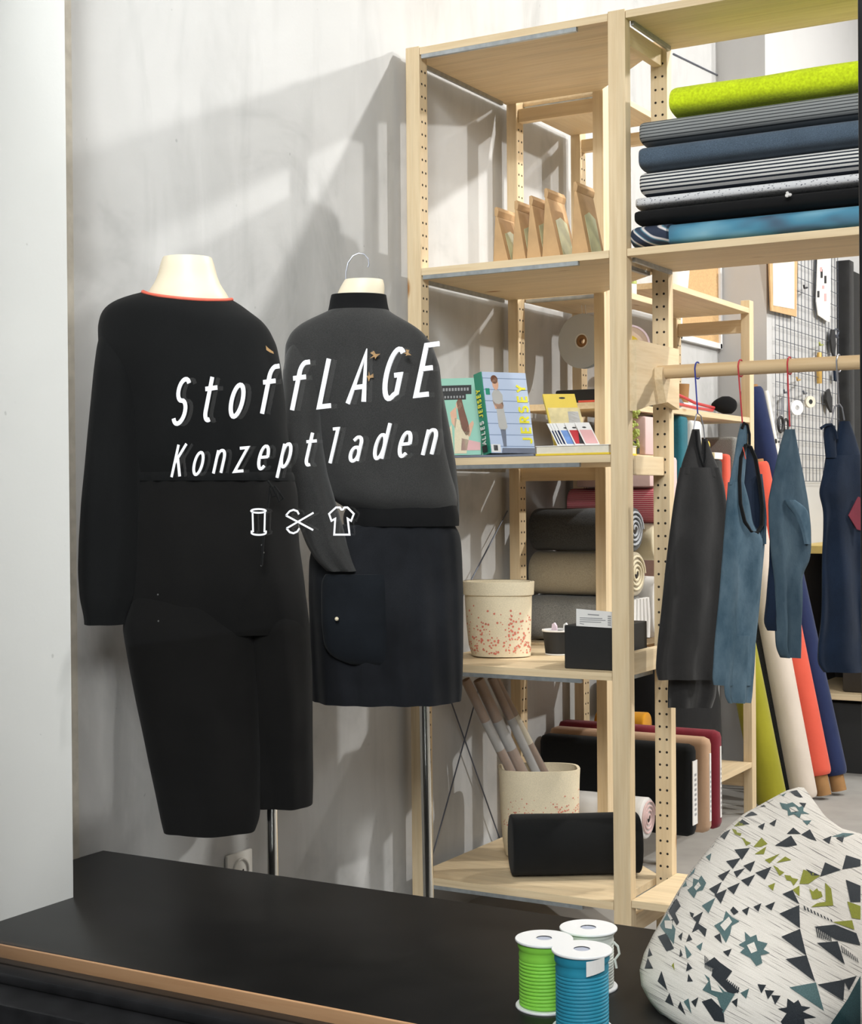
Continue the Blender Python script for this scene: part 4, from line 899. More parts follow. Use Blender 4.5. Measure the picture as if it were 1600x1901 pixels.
# ------------------------------------------------------------------ the stack of fabrics above the rod
stk = [(1.7016, 1.762, .602, 'tie', 'blue dyed fabric roll with a swirl end, lowest of the stack', .13), (1.762, 1.798, .604, 'bind', 'black fabric roll between the dyed and the speckled rolls', .128), (1.798, 1.828, .606, 'speck', 'white speckled fabric roll above the black one', .126),
       (1.828, 1.888, .618, 'bwstripe', 'black and white striped fabric roll in the middle of the stack', .128), (1.888, 1.948, .616, 'blue', 'plain blue-grey fabric roll below the grey pinstripe', .13), (1.948, 2.009, .617, 'dstripe', 'grey pinstriped fabric roll under the lime fleece', .125), (2.009, 2.086, .690, 'lime', 'lime green fleece roll on top of the stack', .110)]
for i, (z0, z1, x0, mm, lb, hy) in enumerate(stk):
    h = (z1-z0)/2; 
    t = roll('fabric_roll', lb, 'fabric roll', (x0, .150 if i < 6 else .140, z0+h), (1.425, .150 if i < 6 else .140, z0+h), h*(.985 if i else .93), .55 if i < 6 else .8, mm, hy/h*.98, group='fabric rolls stacked above the rod', seed=20+i, wob=.05 if i == 6 else .012)
    if i == 0:
        b = BM(); rr = []
        for f in range(9):
            xx = .600+.002+f*.0115; k = .93 if f == 0 else 1.0
            rr.append([Vector((xx+.018*sin(a)*0, .150+hy*1.035*math.copysign(abs(cos(a))**.62, cos(a))*k, z0+h+h*.985*math.copysign(abs(sin(a))**.62, sin(a))*k)) for a in [2*pi*q_/40 for q_ in range(40)]])
        loft(b, rr); obj('swirl_end', b, M['tie2'], t, 50, label='dark and white swirled end')
b = BM()
for k in range(8): bmesh.ops.create_icosphere(b, subdivisions=1, radius=.004, matrix=Matrix.Translation(hit(1462+random.uniform(-5, 5), 360+random.uniform(-2.5, 4), 'Y', .012)))
tag(obj('thread_fluff', b, M['whitef'], None), 'tiny white fluff of thread on the black fabric roll', 'fluff')

# ------------------------------------------------------------------ garments on the rod
GD = Vector((.5, .87, 0)).normalized(); GN = Vector((GD.y, -GD.x, 0))
def gpt(xpx, ypx, off=0): 
    q = hit(xpx, ypx, 'Y', .15); return q + GN*off
def garment(label, cat, name, cx, cy):
    q = gpt(cx, cy); t = thing(name, label, cat, q, 'garments hanging from the rod'); return t, q
def panel(name, t, q, rows, m, off=0, th=.012, fold=.2, ff=5, seed=0, n=36):
    b = BM(); rloft(b, [(r[0], r[1], r[2], r[3] if len(r) > 3 else th) for r in rows], 0, 7, n=n, D=GD, ex=.8, fold=fold, ff=ff, seed=seed, pt=q+GN*off, wv=.0065 if 'panel' in name else 0); return obj(name, b, m, t, 60)
def gline(name, t, q, pts, r, m, off=0): 
    b = BM(); tube(b, pxpoly(pts, q+GN*off, GN), r, 8); return obj(name, b, m, t)
def hanger(name, x, ytop, ybot, m, lb, x2=None):
    q = gpt(x, 690); b = BM(); rodp = Vector((q.x, .15, 1.419)); R0 = .0200
    pts = [rodp+Vector((0, R0*sin(a), R0*cos(a))) for a in [radians(d_) for d_ in range(200, -100, -20)]]
    bot = hitp(x2 or x, ybot, q, GN); pts.append(bot); tube(b, pts, .0019, 6)
    return b, q, bot
# 1 black pinafore
t, q = garment('black pinafore hanging first from the left on the clothes rod', 'pinafore', 'pinafore', 1290, 1000)
panel('back_panel', t, q, [(905, 1285, 1344), (1000, 1268, 1345), (1100, 1255, 1338), (1200, 1245, 1332), (1290, 1240, 1330), (1314, 1240, 1322)], M['blackg'], -.022, .006, .3, 5, 2)
panel('front_panel', t, q, [(868, 1262, 1334), (900, 1255, 1342), (950, 1247, 1349), (1000, 1240, 1347), (1100, 1229, 1340), (1200, 1218, 1332), (1245, 1214, 1328), (1262, 1219, 1326)], M['blackg'], 0, .012, .35, 5, 1)
panel('strap', t, q, [(797, 1286, 1297), (830, 1277, 1302), (860, 1266, 1304), (880, 1262, 1306)], M['blackg'], .002, .007, 0)
panel('strap', t, q, [(815, 1304, 1311), (845, 1303, 1322), (875, 1303, 1335), (885, 1304, 1338)], M['blackg'], .002, .007, 0)
gline('neck_binding', t, q, [(1292, 800), (1294, 825), (1300, 850), (1305, 866), (1309, 850), (1309, 820)], .0035, M['bind'], .010)
b, qq, bot = hanger('h', 1295, 0, 768, None, '')
hb = thing('hanger', 'wire hanger with blue thread holding the black pinafore', 'hanger', bot, 'wire hangers on the rod'); obj('hook', b, M['bstring'], hb)
b = BM(); tube(b, pxpoly([(1293, 768), (1290, 780), (1287, 800)], q, GN), .0016, 6); tube(b, pxpoly([(1296, 768), (1301, 772), (1306, 795), (1308, 818)], q, GN), .0016, 6); obj('wire', b, M['steel'], hb)
# 2 blue denim top with dark armhole
t, q = garment('washed blue denim pinafore with a black-bound armhole, second on the rod', 'pinafore', 'pinafore', 1380, 1000)
panel('front_panel', t, q, [(895, 1354, 1380), (930, 1351, 1390), (975, 1348, 1398), (1000, 1346, 1421), (1100, 1339, 1413), (1200, 1330, 1404), (1262, 1325, 1399), (1272, 1328, 1398)], M['denim'], 0, .012, .3, 5, 3)
panel('hem_panel', t, q, [(1180, 1348, 1402), (1250, 1343, 1399), (1295, 1344, 1394), (1305, 1350, 1391)], M['denim'], .010, .006, .2, 5, 4)
panel('strap', t, q, [(786, 1377, 1384), (810, 1370, 1387), (850, 1364, 1384), (900, 1354, 1380)], M['denim'], .002, .008, 0)
panel('armhole_lining', t, q, [(828, 1383, 1393), (860, 1375, 1403), (900, 1373, 1410), (940, 1376, 1414), (970, 1383, 1416), (986, 1393, 1410)], M['navyd'], -.012, .005, .2, 3)
panel('side_panel', t, q, [(880, 1408, 1412), (920, 1411, 1417), (960, 1414, 1420), (1010, 1405, 1421)], M['denim'], -.004, .006, 0)
gline('armhole_binding', t, q, [(1384, 826), (1375, 850), (1372, 890), (1374, 935), (1382, 968), (1393, 986), (1405, 989), (1414, 975), (1415, 940), (1410, 895), (1402, 850), (1393, 830), (1384, 826)], .0048, M['bind'], .010)
gline('strap_binding', t, q, [(1377, 795), (1381, 785), (1387, 789), (1391, 806), (1391, 826)], .0035, M['bind'], .010)
gline('red_seam', t, q, [(1379, 830), (1384, 852)], .0012, M['coral'], .014)
b, qq, bot = hanger('h', 1375, 0, 785, None, '', 1378); hb = thing('hanger', 'wire hanger wound with red thread holding the washed denim pinafore', 'hanger', bot, 'wire hangers on the rod'); obj('hook', b, M['string'], hb)
# 3 denim
t, q = garment('grey-blue denim apron with a folded flap, third on the rod', 'apron', 'apron', 1465, 1000)
panel('back_panel', t, q, [(980, 1430, 1462), (1050, 1430, 1460), (1120, 1424, 1458), (1160, 1420, 1456), (1171, 1428, 1456)], M['navyd'], -.014, .006, .2, 4, 6)
panel('front_panel', t, q, [(797, 1461, 1470), (815, 1454, 1476), (840, 1448, 1482), (880, 1438, 1490), (930, 1428, 1499), (980, 1429, 1504), (1020, 1433, 1506), (1045, 1436, 1503), (1058, 1438, 1493), (1075, 1440, 1489), (1150, 1443, 1488), (1205, 1444, 1487), (1221, 1452, 1484)], M['denim2'], 0, .013, .3, 5, 7)
panel('flap', t, q, [(928, 1456, 1474), (938, 1458, 1492), (950, 1472, 1500), (980, 1484, 1502), (1010, 1490, 1503)], M['denim'], .012, .008, .2, 3, 8)
b, qq, bot = hanger('h', 1466, 0, 792, None, ''); hb = thing('hanger', 'wire hanger wound with red thread holding the grey-blue apron', 'hanger', bot, 'wire hangers on the rod'); obj('hook', b, M['string'], hb)
# 4 navy
t, q = garment('navy pinafore with a red patch, rightmost on the rod beside the window frame', 'pinafore', 'pinafore', 1565, 1000)
panel('front_panel', t, q, [(845, 1535, 1596), (880, 1530, 1602), (915, 1520, 1606), (945, 1527, 1606), (1000, 1528, 1610), (1100, 1525, 1618), (1200, 1520, 1626), (1235, 1519, 1628), (1248, 1530, 1624)], M['navyd'], 0, .014, .35, 6, 9)
panel('strap', t, q, [(790, 1532, 1548), (800, 1529, 1550), (830, 1532, 1550), (850, 1534, 1552)], M['navyd'], .004, .008, 0); panel('strap', t, q, [(782, 1560, 1574), (800, 1555, 1582), (830, 1552, 1592), (850, 1552, 1597)], M['navyd'], .002, .010, 0)
gline('strap_tie', t, q, [(1524, 795), (1533, 789), (1543, 788), (1550, 800), (1553, 815)], .0035, M['navyd'], .012)
b = BM(); prism(b, pxpoly([(1574, 957), (1592, 922), (1600, 925), (1600, 985), (1590, 983)], q+GN*.018, GN), GN*.002); obj('red_patch', b, plain('dark_red_patch', (.16, .012, .028), .8, .1), t, 0)
b, qq, bot = hanger('h', 1557, 0, 750, None, ''); hb = thing('hanger', 'twisted steel wire hanger holding the navy pinafore', 'hanger', bot, 'wire hangers on the rod'); obj('hook', b, M['steel'], hb)
b = BM(); tube(b, pxpoly([(1556, 750), (1549, 756), (1546, 770), (1542, 785)], q, GN), .0017, 6); tube(b, pxpoly([(1558, 750), (1563, 757), (1567, 780)], q, GN), .0017, 6); obj('wire', b, M['steel'], hb)

# ------------------------------------------------------------------ leaning rolls by the pilaster
def lean(label, bx_, by_, tx, ty, r, mm, core=None, dz=0):
    p0 = hit(bx_, by_, 'Z', 0); p1 = hit(tx, ty, 'Y', p0.y+.03); d = (p1-p0).normalized()
    k = core or 0
    p0 = p0+d*(k+.004)+VZ*r*.28
    return roll('fabric_roll', label, 'fabric roll', p0, p1, r, 1, mm, 1.0, core=k if k else None, seed=bx_, wob=.015, group='fabric rolls leaning by the pilaster')
lean('chartreuse fabric roll leaning nearest the far shelf', 1434, 1502, 1315, 905, .056, 'chart')
lean('thin charcoal roll leaning between the chartreuse and cream rolls', 1468, 1478, 1350, 880, .024, 'dgrey')
lean('cream fabric roll leaning between the charcoal and coral rolls', 1494, 1490, 1380, 880, .048, 'ecru')
lean('coral red fabric roll leaning with its brown core showing', 1530, 1484, 1405, 860, .043, 'coral', .075)
lean('long navy fabric roll leaning furthest right with its brown core showing', 1558, 1476, 1394, 722, .045, 'navy', .06)
p0 = hit(1552, 1462, 'Y', 2.416); p0.z = .014; p1 = hit(1421, 726, 'Y', 2.417)
roll('paper_roll', 'white paper roll leaning behind the long navy roll', 'paper roll', p0, p1, .0115, 1, 'paper', wob=0)

# ------------------------------------------------------------------ wire grid with tools
gx = PX+.012
gr = thing('wire_grid', 'black wire grid panel hanging on the pale wall beside the shelves', 'wire grid', (gx, 3.0, 1.2))
b = BM(); y0, y1, z0, z1 = 2.50, 3.41, 1.178, 2.45
for k in range(19): y = y0+(y1-y0)*k/18; tube(b, [(gx, y, z0), (gx, y, z1)], .0014, 5)
for k in range(24): z = z0+(z1-z0)*k/23; tube(b, [(gx+.003, y0, z), (gx+.003, y1, z)], .0014, 5)
for y, z in ((2.6, 2.4), (3.3, 2.4), (2.6, 1.25), (3.3, 1.25)): tube(b, [(PX+.0004, y, z), (gx, y, z)], .003, 5)
obj('wires', b, M['wire'], gr)
gq = lambda x, y, o=.0048: hit(x, y, 'X', gx+o)
cb = thing('clipboard', 'wooden clipboard with a sheet of notes on the wire grid', 'clipboard', gq(1450, 590))
b = BM(); prism(b, [gq(1425, 470), gq(1478, 462), gq(1476, 588), gq(1429, 577)], (.006, 0, 0)); obj('board', b, M['clip'], cb, 0)
b = BM(); prism(b, [gq(1434, 470, .0112), gq(1474, 463, .0112), gq(1474, 574, .0112), gq(1435, 567, .0112)], (.001, 0, 0)); obj('paper', b, M['paper'], cb, 0)
b = BM()
for k in range(4): prism(b, [gq(1440, 488+k*5, .0124), gq(1468, 486+k*6, .0124), gq(1468, 487.2+k*6, .0124), gq(1440, 489.2+k*5, .0124)], (.0003, 0, 0))
obj('handwriting', b, M['page'], cb, 0)
ps = thing('poster', 'white poster with small coloured pictures hanging on the wire grid', 'poster', gq(1530, 590))
b = BM(); prism(b, [gq(1517, 460), gq(1541, 455), gq(1539, 598), gq(1534, 597), (gq(1517, 585)), gq(1514, 560)], (.004, 0, 0)); obj('sheet', b, M['white'], ps, 0)
b = BM()
for x, y, h in ((1523, 500, 16), (1530, 512, 14), (1517, 540, 12)): prism(b, [gq(x, y, .0092), gq(x+4, y, .0092), gq(x+4, y+h, .0092), gq(x, y+h, .0092)], (.0004, 0, 0))
obj('dark_pictures', b, M['ink'], ps, 0)
b = BM()
for x, y, h in ((1522, 496, 8), (1530, 545, 14), (1526, 530, 6)): prism(b, [gq(x, y, .0096), gq(x+4, y, .0096), gq(x+4, y+h, .0096), gq(x, y+h, .0096)], (.0004, 0, 0))
obj('red_pictures', b, M['pink'], ps, 0)
def ring_px(b, cx, cy, rx, ry, r, n=22): tube(b, [gq(cx+rx*cos(2*pi*k/n), cy+ry*sin(2*pi*k/n)) for k in range(n)], r, 6, closed=True)
s1 = thing('scissors', 'black-handled scissors hanging low on the wire grid', 'scissors', gq(1450, 800)); b = BM(); ring_px(b, 1449, 788, 4.5, 14, .0055); ring_px(b, 1459, 790, 4, 12, .005); obj('handles', b, M['ink'], s1)
b = BM(); prism(b, [gq(1449, 770), gq(1452, 770), gq(1453, 738), gq(1450, 738)], (.003, 0, 0)); obj('blades', b, M['steel'], s1, 0)
s2 = thing('scissors', 'long dark scissors hanging high on the wire grid near the door', 'scissors', gq(1543, 640)); b = BM(); prism(b, [gq(1541, 612), gq(1546, 612), gq(1549, 640), gq(1546, 662), gq(1542, 655), gq(1539, 630)], (.008, 0, 0)); obj('blades', b, M['ink'], s2, 0)
b = BM(); ring_px(b, 1552, 617, 4, 6, .004); tube(b, [gq(1550, 623), gq(1555, 627)], .006, 6); obj('handles', b, M['wire'], s2)
b = BM(); tube(b, [gq(1521, 655), gq(1520, 672), gq(1521, 712)], [.010, .013, .011], 10); tag(obj('awl_handle', b, M['brass'], None), 'brass-coloured wooden tool hanging on the grid behind the rod', 'tool')
b = BM(); prism(b, [gq(1530, 728), gq(1536, 722), (gq(1541, 742)), gq(1540, 766), gq(1535, 758), gq(1530, 742)], (.010, 0, 0)); tag(obj('shears', b, M['ink'], None, 0), 'black shears pointing down on the grid above the navy straps', 'shears')
b = BM(); prism(b, [gq(1546, 688), gq(1551, 690), gq(1550, 708), gq(1547, 706)], (.008, 0, 0)); tag(obj('marker_pen', b, M['navyd'], None, 0), 'dark marker pen hanging below the rod on the grid', 'pen')
for x, y, mm, lb in ((1478, 757, 'whitepl', 'white tape roll hanging on the grid beside the red thread'), (1503, 746, 'page', 'cream tape roll with a black centre on the wire grid')):
    t = thing('tape_roll', lb, 'tape roll', gq(x, y)); b = BM(); disc(b, gq(x, y, .02), Vector((.8, -.6, 0)).normalized(), .030 if x < 1490 else .024, .014, .010); obj('roll', b, M[mm], t, 30)
    if x > 1490: b = BM(); disc(b, gq(x, y, .02), Vector((.8, -.6, 0)).normalized(), .0105, .012, .002); obj('core', b, M['ink'], t, 30)
for x, y, mm, lb in ((1498, 534, 'ink', 'small dark hook on the grid between clipboard and poster'), (1485, 705, 'brass', 'small brown hook on the grid just under the rod'), (1446, 820, 'ink', 'small dark hook near the bottom left of the grid'), (1527, 640, 'plantg', 'small greenish hook above the brass tool'), (1497, 730, 'wire', 'small grey hook above the cream tape roll'), (1461, 728, 'wire', 'small grey hook left of the red thread')):
    b = BM(); tube(b, [gq(x, y), gq(x-5, y+1, .03), gq(x-6, y-4, .035)], .004, 6); tag(obj('grid_hook', b, M[mm], None), lb, 'hook', 'hooks on the wire grid')

# counter at the back
ct = thing('counter', 'dark counter with a yellow-edged top at the back of the shop', 'counter', (.8, 3.2, 0))
obj('worktop', bx(PX, 1.4, 2.72, 3.4, .885, .918, bev=.003), M['ctop'], ct, 0)
obj('back_panel', bx(PX, 1.38, 3.30, 3.34, .32, .885), M['bwalldark'], ct, 0); obj('side_panel', bx(PX, PX+.02, 2.75, 3.3, .0, .885), M['bwalldark'], ct, 0)
obj('low_shelf', bx(PX+.02, 1.38, 2.74, 3.3, .30, .325, bev=.002), WX, ct, 0); obj('side_panel', bx(1.36, 1.38, 2.74, 3.3, 0, .885), M['bwalldark'], ct, 0)
obj('base', bx(PX+.02, 1.36, 2.80, 3.3, 0, .28), M['blackbox'], ct, 0)
ds = bx(.35, .78, 2.80, 3.22, .3256, .66, bev=.01); tag(obj('storage_box', ds, M['counter'], None, 30), 'dark brown storage box on the low counter shelf', 'box')
b = bx(.36, .62, 2.85, 3.15, .6606, .80, bev=.03); wb = obj('cushion', b, M['whitef'], None, 50); tag(wb, 'white and black cushion lying on the brown storage box', 'cushion')
b = bx(.40, .46, 2.842, 2.90, .68, .80, bev=.01); obj('black_print', b, M['ink'], wb, 0)
b = BM(); bmesh.ops.create_icosphere(b, subdivisions=3, radius=.042, matrix=Matrix.Translation((.70, 2.86, .7028))); tag(obj('yarn_ball', b, M['coral'], None), 'orange-red yarn ball beside the white cushion', 'yarn')

# ------------------------------------------------------------------ cushion in the window
OUT = [(1490, 1459), (1458, 1468), (1420, 1489), (1380, 1511), (1340, 1545), (1305, 1588), (1278, 1622), (1255, 1660), (1234, 1697), (1212, 1735), (1195, 1770), (1187, 1800), (1190, 1830), (1205, 1858), (1226, 1884), (1258, 1912), (1310, 1935), (1400, 1948), (1500, 1948), (1600, 1925), (1680, 1870), (1716, 1800), (1712, 1700), (1668, 1610), (1600, 1548), (1562, 1538), (1532, 1516), (1512, 1488)]
CC = (1430, 1735)
def bound(phi):
    n_ = len(OUT); best = None
    dx, dy = cos(phi), sin(phi)
    for i in range(n_):
        x1, y1 = OUT[i]; x2, y2 = OUT[(i+1) % n_]; ex_, ey_ = x2-x1, y2-y1
        den = dx*ey_-dy*ex_
        if abs(den) < 1e-9: continue
        s = ((x1-CC[0])*ey_-(y1-CC[1])*ex_)/den; u_ = ((x1-CC[0])*dy-(y1-CC[1])*dx)/den
        if s > 0 and -1e-6 <= u_ <= 1+1e-6: best = s if best is None or s < best else best
    return best
def cdepth(x, y): return 2.36-(y-1462)*(.46/486)-(x-1430)*.00012
def cfront(x, y, side=1, off=0):
    dx, dy = x-CC[0], y-CC[1]; r_ = sqrt(dx*dx+dy*dy); rho = min(1, r_/bound(atan2(dy, dx))) if r_ > 1e-6 else 0
    T = .105*(1-rho**2.4)**.62
    wr = .004*noise.noise(Vector((x*.012, y*.012, 3)))*(1-rho**4)
    q_ = at(x, y, cdepth(x, y)-(T+wr+off if side > 0 else -T*.9)); q_.z = max(q_.z, SZ+.0008); return q_
cu = thing('cushion', 'large cream cushion woven with charcoal, teal and olive geometric motifs', 'cushion', at(1430, 1940, 1.93))
b = BM(); uvl = b.loops.layers.uv.new('UVMap'); NP, NR = 168, 40
cen = b.verts.new(cfront(CC[0], CC[1])); px_of = {cen: CC}; rings = []
cen2 = b.verts.new(cfront(CC[0], CC[1], -1)); px_of[cen2] = CC
for side in (1, -1):
    pr = None
    for j_ in range(1, NR+1):
        rho = (j_/NR)**.8
        if side == -1 and j_ == NR: cur = outer
        else:
            cur = []
            for i in range(NP):
                ph = 2*pi*i/NP; bb = bound(ph); x, y = CC[0]+cos(ph)*bb*rho, CC[1]+sin(ph)*bb*rho
                v = b.verts.new(cfront(x, y, side)); px_of[v] = (x, y); cur.append(v)
        for i in range(NP):
            k = (i+1) % NP
            f = b.faces.new((cen if side > 0 else cen2, cur[i], cur[k])) if pr is None else b.faces.new((pr[i], cur[i], cur[k], pr[k]))
            f.material_index = 0 if side > 0 else 1
            for l_ in f.loops: l_[uvl].uv = (px_of[l_.vert][0]/500, px_of[l_.vert][1]/500)
        pr = cur
    if side > 0: outer = pr
# woven motifs
def zp(x, y): return (1170+x/3.7209, 1440+y/3.7209)
D_, T_, O_, C_, B_ = 2, 3, 4, 0, 1
MOT = [
 (T_, [(990, 120), (1080, 110), (1060, 140)]), (D_, [(920, 172), (985, 150), (990, 165), (960, 182)]), (D_, [(858, 220), (905, 190), (938, 212)]), (D_, [(785, 285), (835, 242), (880, 270)]),
 (D_, [(735, 340), (772, 300), (825, 335)]), (O_, [(715, 350), (755, 312), (790, 342)]), (D_, [(610, 410), (692, 370), (650, 442)]), (D_, [(533, 470), (607, 424), (570, 490)]), (D_, [(468, 537), (520, 490), (490, 546)]),
 (D_, [(800, 228), (852, 192), (838, 214)]), (D_, [(722, 290), (772, 250), (758, 286)]), (D_, [(1095, 105), (1150, 100), (1192, 150), (1140, 140)]), (D_, [(1165, 185), (1215, 190), (1200, 222), (1180, 200)]),
 (T_, [(1030, 185), (1080, 195), (1120, 183), (1165, 217), (1197, 205), (1195, 245), (1238, 265), (1180, 262), (1170, 292), (1130, 265), (1090, 277), (1085, 240), (1050, 227)]), (C_, [(1095, 220), (1140, 213), (1162, 245), (1110, 252)]),
 (D_, [(1080, 402), (1125, 358), (1178, 402)]), (D_, [(1180, 406), (1240, 370), (1287, 452), (1230, 432)]), (O_, [(850, 492), (905, 428), (948, 470), (900, 492)]), (D_, [(718, 510), (825, 498), (770, 582)]), (D_, [(660, 590), (762, 568), (708, 644)]),
 (D_, [(603, 692), (692, 648), (640, 728)]), (D_, [(543, 782), (632, 733), (592, 824)]), (T_, [(1190, 310), (1252, 308), (1222, 342)]), (D_, [(998, 482), (1110, 413), (1152, 478), (1080, 492)]), (D_, [(780, 622), (862, 588), (830, 664)]), (D_, [(713, 662), (792, 638), (735, 704)]),
 (D_, [(863, 670), (975, 628), (930, 718)]), (D_, [(763, 722), (862, 683), (815, 764)]), (D_, [(668, 777), (757, 738), (715, 820)]), (D_, [(580, 822), (667, 783), (625, 884)]), (T_, [(493, 897), (587, 843), (540, 950)]),
 (O_, [(858, 542), (940, 488), (922, 542)]), (O_, [(928, 582), (1032, 538), (962, 606)]), (O_, [(1008, 602), (1070, 558), (1112, 582)]),
 (O_, [(700, 366), (730, 374), (738, 392), (768, 398), (760, 418), (722, 404)]), (O_, [(765, 425), (790, 436), (800, 450), (834, 465), (800, 484), (782, 450)]), (O_, [(985, 618), (1020, 636), (1030, 650), (1064, 668), (1030, 692), (1010, 656)]), (O_, [(1063, 685), (1105, 690), (1118, 706), (1160, 715), (1128, 760), (1108, 726), (1080, 722)]),
 (O_, [(1168, 747), (1195, 648), (1312, 690), (1230, 747)]), (D_, [(1210, 642), (1314, 690), (1252, 690)]), (D_, [(1310, 697), (1345, 598), (1455, 650)]), (D_, [(1463, 647), (1490, 548), (1590, 580), (1590, 625)]),
 (D_, [(1050, 817), (1120, 788), (1168, 888)]), (O_, [(1120, 788), (1168, 758), (1168, 834)]), (D_, [(1030, 952), (1167, 893), (1172, 1054)]), (D_, [(1042, 1112), (1172, 1058), (1217, 1244)]), (D_, [(1072, 1267), (1217, 1240), (1278, 1424)]),
 (T_, [(1098, 1462), (1282, 1428), (1337, 1624)]), (D_, [(1293, 1442), (1482, 1408), (1472, 1554)]), (D_, [(1470, 1408), (1564, 1383), (1510, 1484)]), (O_, [(1345, 738), (1387, 780), (1402, 897), (1248, 907), (1290, 880), (1350, 870)]), (O_, [(1235, 778), (1262, 800), (1290, 776), (1300, 796), (1318, 800), (1328, 834), (1290, 852), (1258, 852)]),
 (D_, [(1270, 1043), (1412, 1028), (1562, 1088), (1590, 1172), (1420, 1132)]), (O_, [(1398, 1010), (1532, 998), (1548, 1064)]), (O_, [(1498, 868), (1590, 900), (1590, 992), (1530, 982)]), (D_, [(1488, 718), (1590, 760), (1590, 872), (1520, 872)]), (D_, [(1288, 1155), (1432, 1143), (1482, 1304)]),
 (T_, [(435, 708), (470, 720), (490, 688), (524, 740), (500, 790), (460, 800), (440, 848), (393, 790), (430, 760)]), (C_, [(440, 772), (470, 733), (487, 760), (455, 792)]), (T_, [(390, 658), (458, 598), (440, 670), (380, 722), (392, 760), (323, 782), (360, 700)]),
 (D_, [(243, 905), (320, 848), (348, 900), (310, 950), (337, 1012), (320, 1034)]), (T_, [(240, 930), (188, 1020), (235, 1080), (300, 1164), (312, 1060)]), (C_, [(235, 1000), (290, 1000), (287, 1060), (240, 1052)]), (D_, [(188, 1110), (250, 1088), (302, 1194), (250, 1214)]),
 (D_, [(408, 940), (440, 952), (430, 982), (502, 938), (470, 1020), (528, 1060), (517, 1114), (470, 1060), (425, 1082), (455, 1010), (420, 972)]), (T_, [(660, 933), (700, 975), (754, 1005), (700, 1035), (690, 1090), (660, 1154), (620, 1085), (578, 1035), (640, 1000)]), (C_, [(620, 1032), (680, 973), (702, 1010), (650, 1072)]),
 (D_, [(690, 930), (710, 903), (748, 940), (715, 962)]), (D_, [(578, 1110), (620, 1088), (632, 1158)]), (T_, [(790, 1078), (830, 1115), (870, 1098), (880, 1140), (948, 1158), (920, 1200), (964, 1225), (900, 1240), (912, 1294), (870, 1314), (830, 1260), (758, 1220), (790, 1190), (748, 1168), (795, 1140)]), (C_, [(805, 1170), (855, 1148), (877, 1210), (835, 1227)]),
 (D_, [(513, 1300), (580, 1253), (620, 1290), (704, 1350), (660, 1410), (754, 1490), (690, 1514), (560, 1380), (572, 1330)]), (T_, [(510, 1370), (540, 1420), (498, 1480), (600, 1530), (640, 1644), (722, 1508), (650, 1490), (600, 1440)]), (C_, [(545, 1385), (600, 1440), (638, 1500), (560, 1482)]), (D_, [(493, 1560), (560, 1538), (642, 1620), (652, 1704), (580, 1692)]),
 (D_, [(878, 1440), (938, 1445), (905, 1504)]), (D_, [(928, 1480), (994, 1485), (950, 1544)]), (D_, [(973, 1515), (1038, 1520), (1000, 1580)]), (D_, [(1018, 1610), (1080, 1600), (1085, 1538), (1130, 1570), (1160, 1548), (1182, 1590), (1244, 1600), (1190, 1630), (1284, 1670), (1200, 1680), (1212, 1760), (1080, 1760), (1038, 1700), (1080, 1640)]),
 (D_, [(385, 1147), (405, 1093), (428, 1132)]), (D_, [(338, 1252), (345, 1193), (362, 1240)]), (T_, [(375, 1168), (424, 1235), (390, 1264)]), (D_, [(385, 1352), (395, 1288), (428, 1330)]), (D_, [(393, 1422), (400, 1368), (432, 1420)]), (D_, [(138, 1002), (177, 963), (160, 1012)]), (D_, [(128, 1062), (157, 1028), (150, 1082)]), (D_, [(98, 1332), (120, 1258), (157, 1332)]), (D_, [(118, 1252), (130, 1188), (152, 1240)]),
 (D_, [(188, 1420), (215, 1348), (257, 1484)]), (T_, [(368, 1560), (402, 1538), (422, 1644)]), (D_, [(328, 1600), (345, 1558), (382, 1654)]), (O_, [(285, 1310), (300, 1290), (305, 1345)]), (B_, [(1590, 1380), (1590, 1800), (1330, 1800), (1400, 1690), (1500, 1545)]),
]
MOT += [(D_, [(255, 1010), (300, 985), (285, 1040)]), (D_, [(330, 1110), (362, 1080), (352, 1140)]), (T_, [(455, 1180), (500, 1150), (486, 1210)]), (D_, [(640, 1215), (700, 1195), (676, 1250)]), (D_, [(420, 1560), (470, 1530), (450, 1600)]), (T_, [(760, 1500), (820, 1470), (800, 1540)]), (D_, [(700, 1560), (742, 1536), (735, 1600)]), (D_, [(930, 900), (1000, 870), (975, 930)]), (D_, [(850, 905), (905, 880), (885, 940)]), (D_, [(770, 930), (822, 905), (806, 965)]),
 (D_, [(300, 800), (350, 770), (330, 835)]), (T_, [(520, 560), (560, 535), (548, 590)]), (D_, [(960, 330), (1010, 300), (995, 350)]), (D_, [(880, 350), (930, 325), (915, 375)]), (O_, [(950, 760), (1000, 740), (985, 795)]), (D_, [(240, 1560), (270, 1500), (300, 1590)]), (D_, [(1330, 440), (1390, 415), (1375, 470)]), (D_, [(1420, 430), (1480, 410), (1466, 462)]), (T_, [(1390, 420), (1470, 395), (1550, 400), (1480, 425)])]
for k in range(9): MOT.append((D_, [(1195+k*23, 897+k*11.5), (1206+k*23, 903+k*11.5), (1214+k*23, 932+k*10), (1203+k*23, 926+k*10)]))
for k in range(8): MOT.append((D_, [(1280+k*13, 1050+k*2), (1288+k*13, 1052+k*2), (1300+k*13, 1118+k*4), (1292+k*13, 1114+k*4)]))
for k in range(8): MOT.append((D_, [(655+k*13, 1395+k*9), (662+k*13, 1400+k*9), (652+k*13, 1440+k*9), (645+k*13, 1436+k*9)]))
for k in range(7): MOT.append((D_, [(512+k*10, 1240+k*10), (518+k*10, 1245+k*10), (520+k*10, 1330+k*6), (514+k*10, 1325+k*6)]))
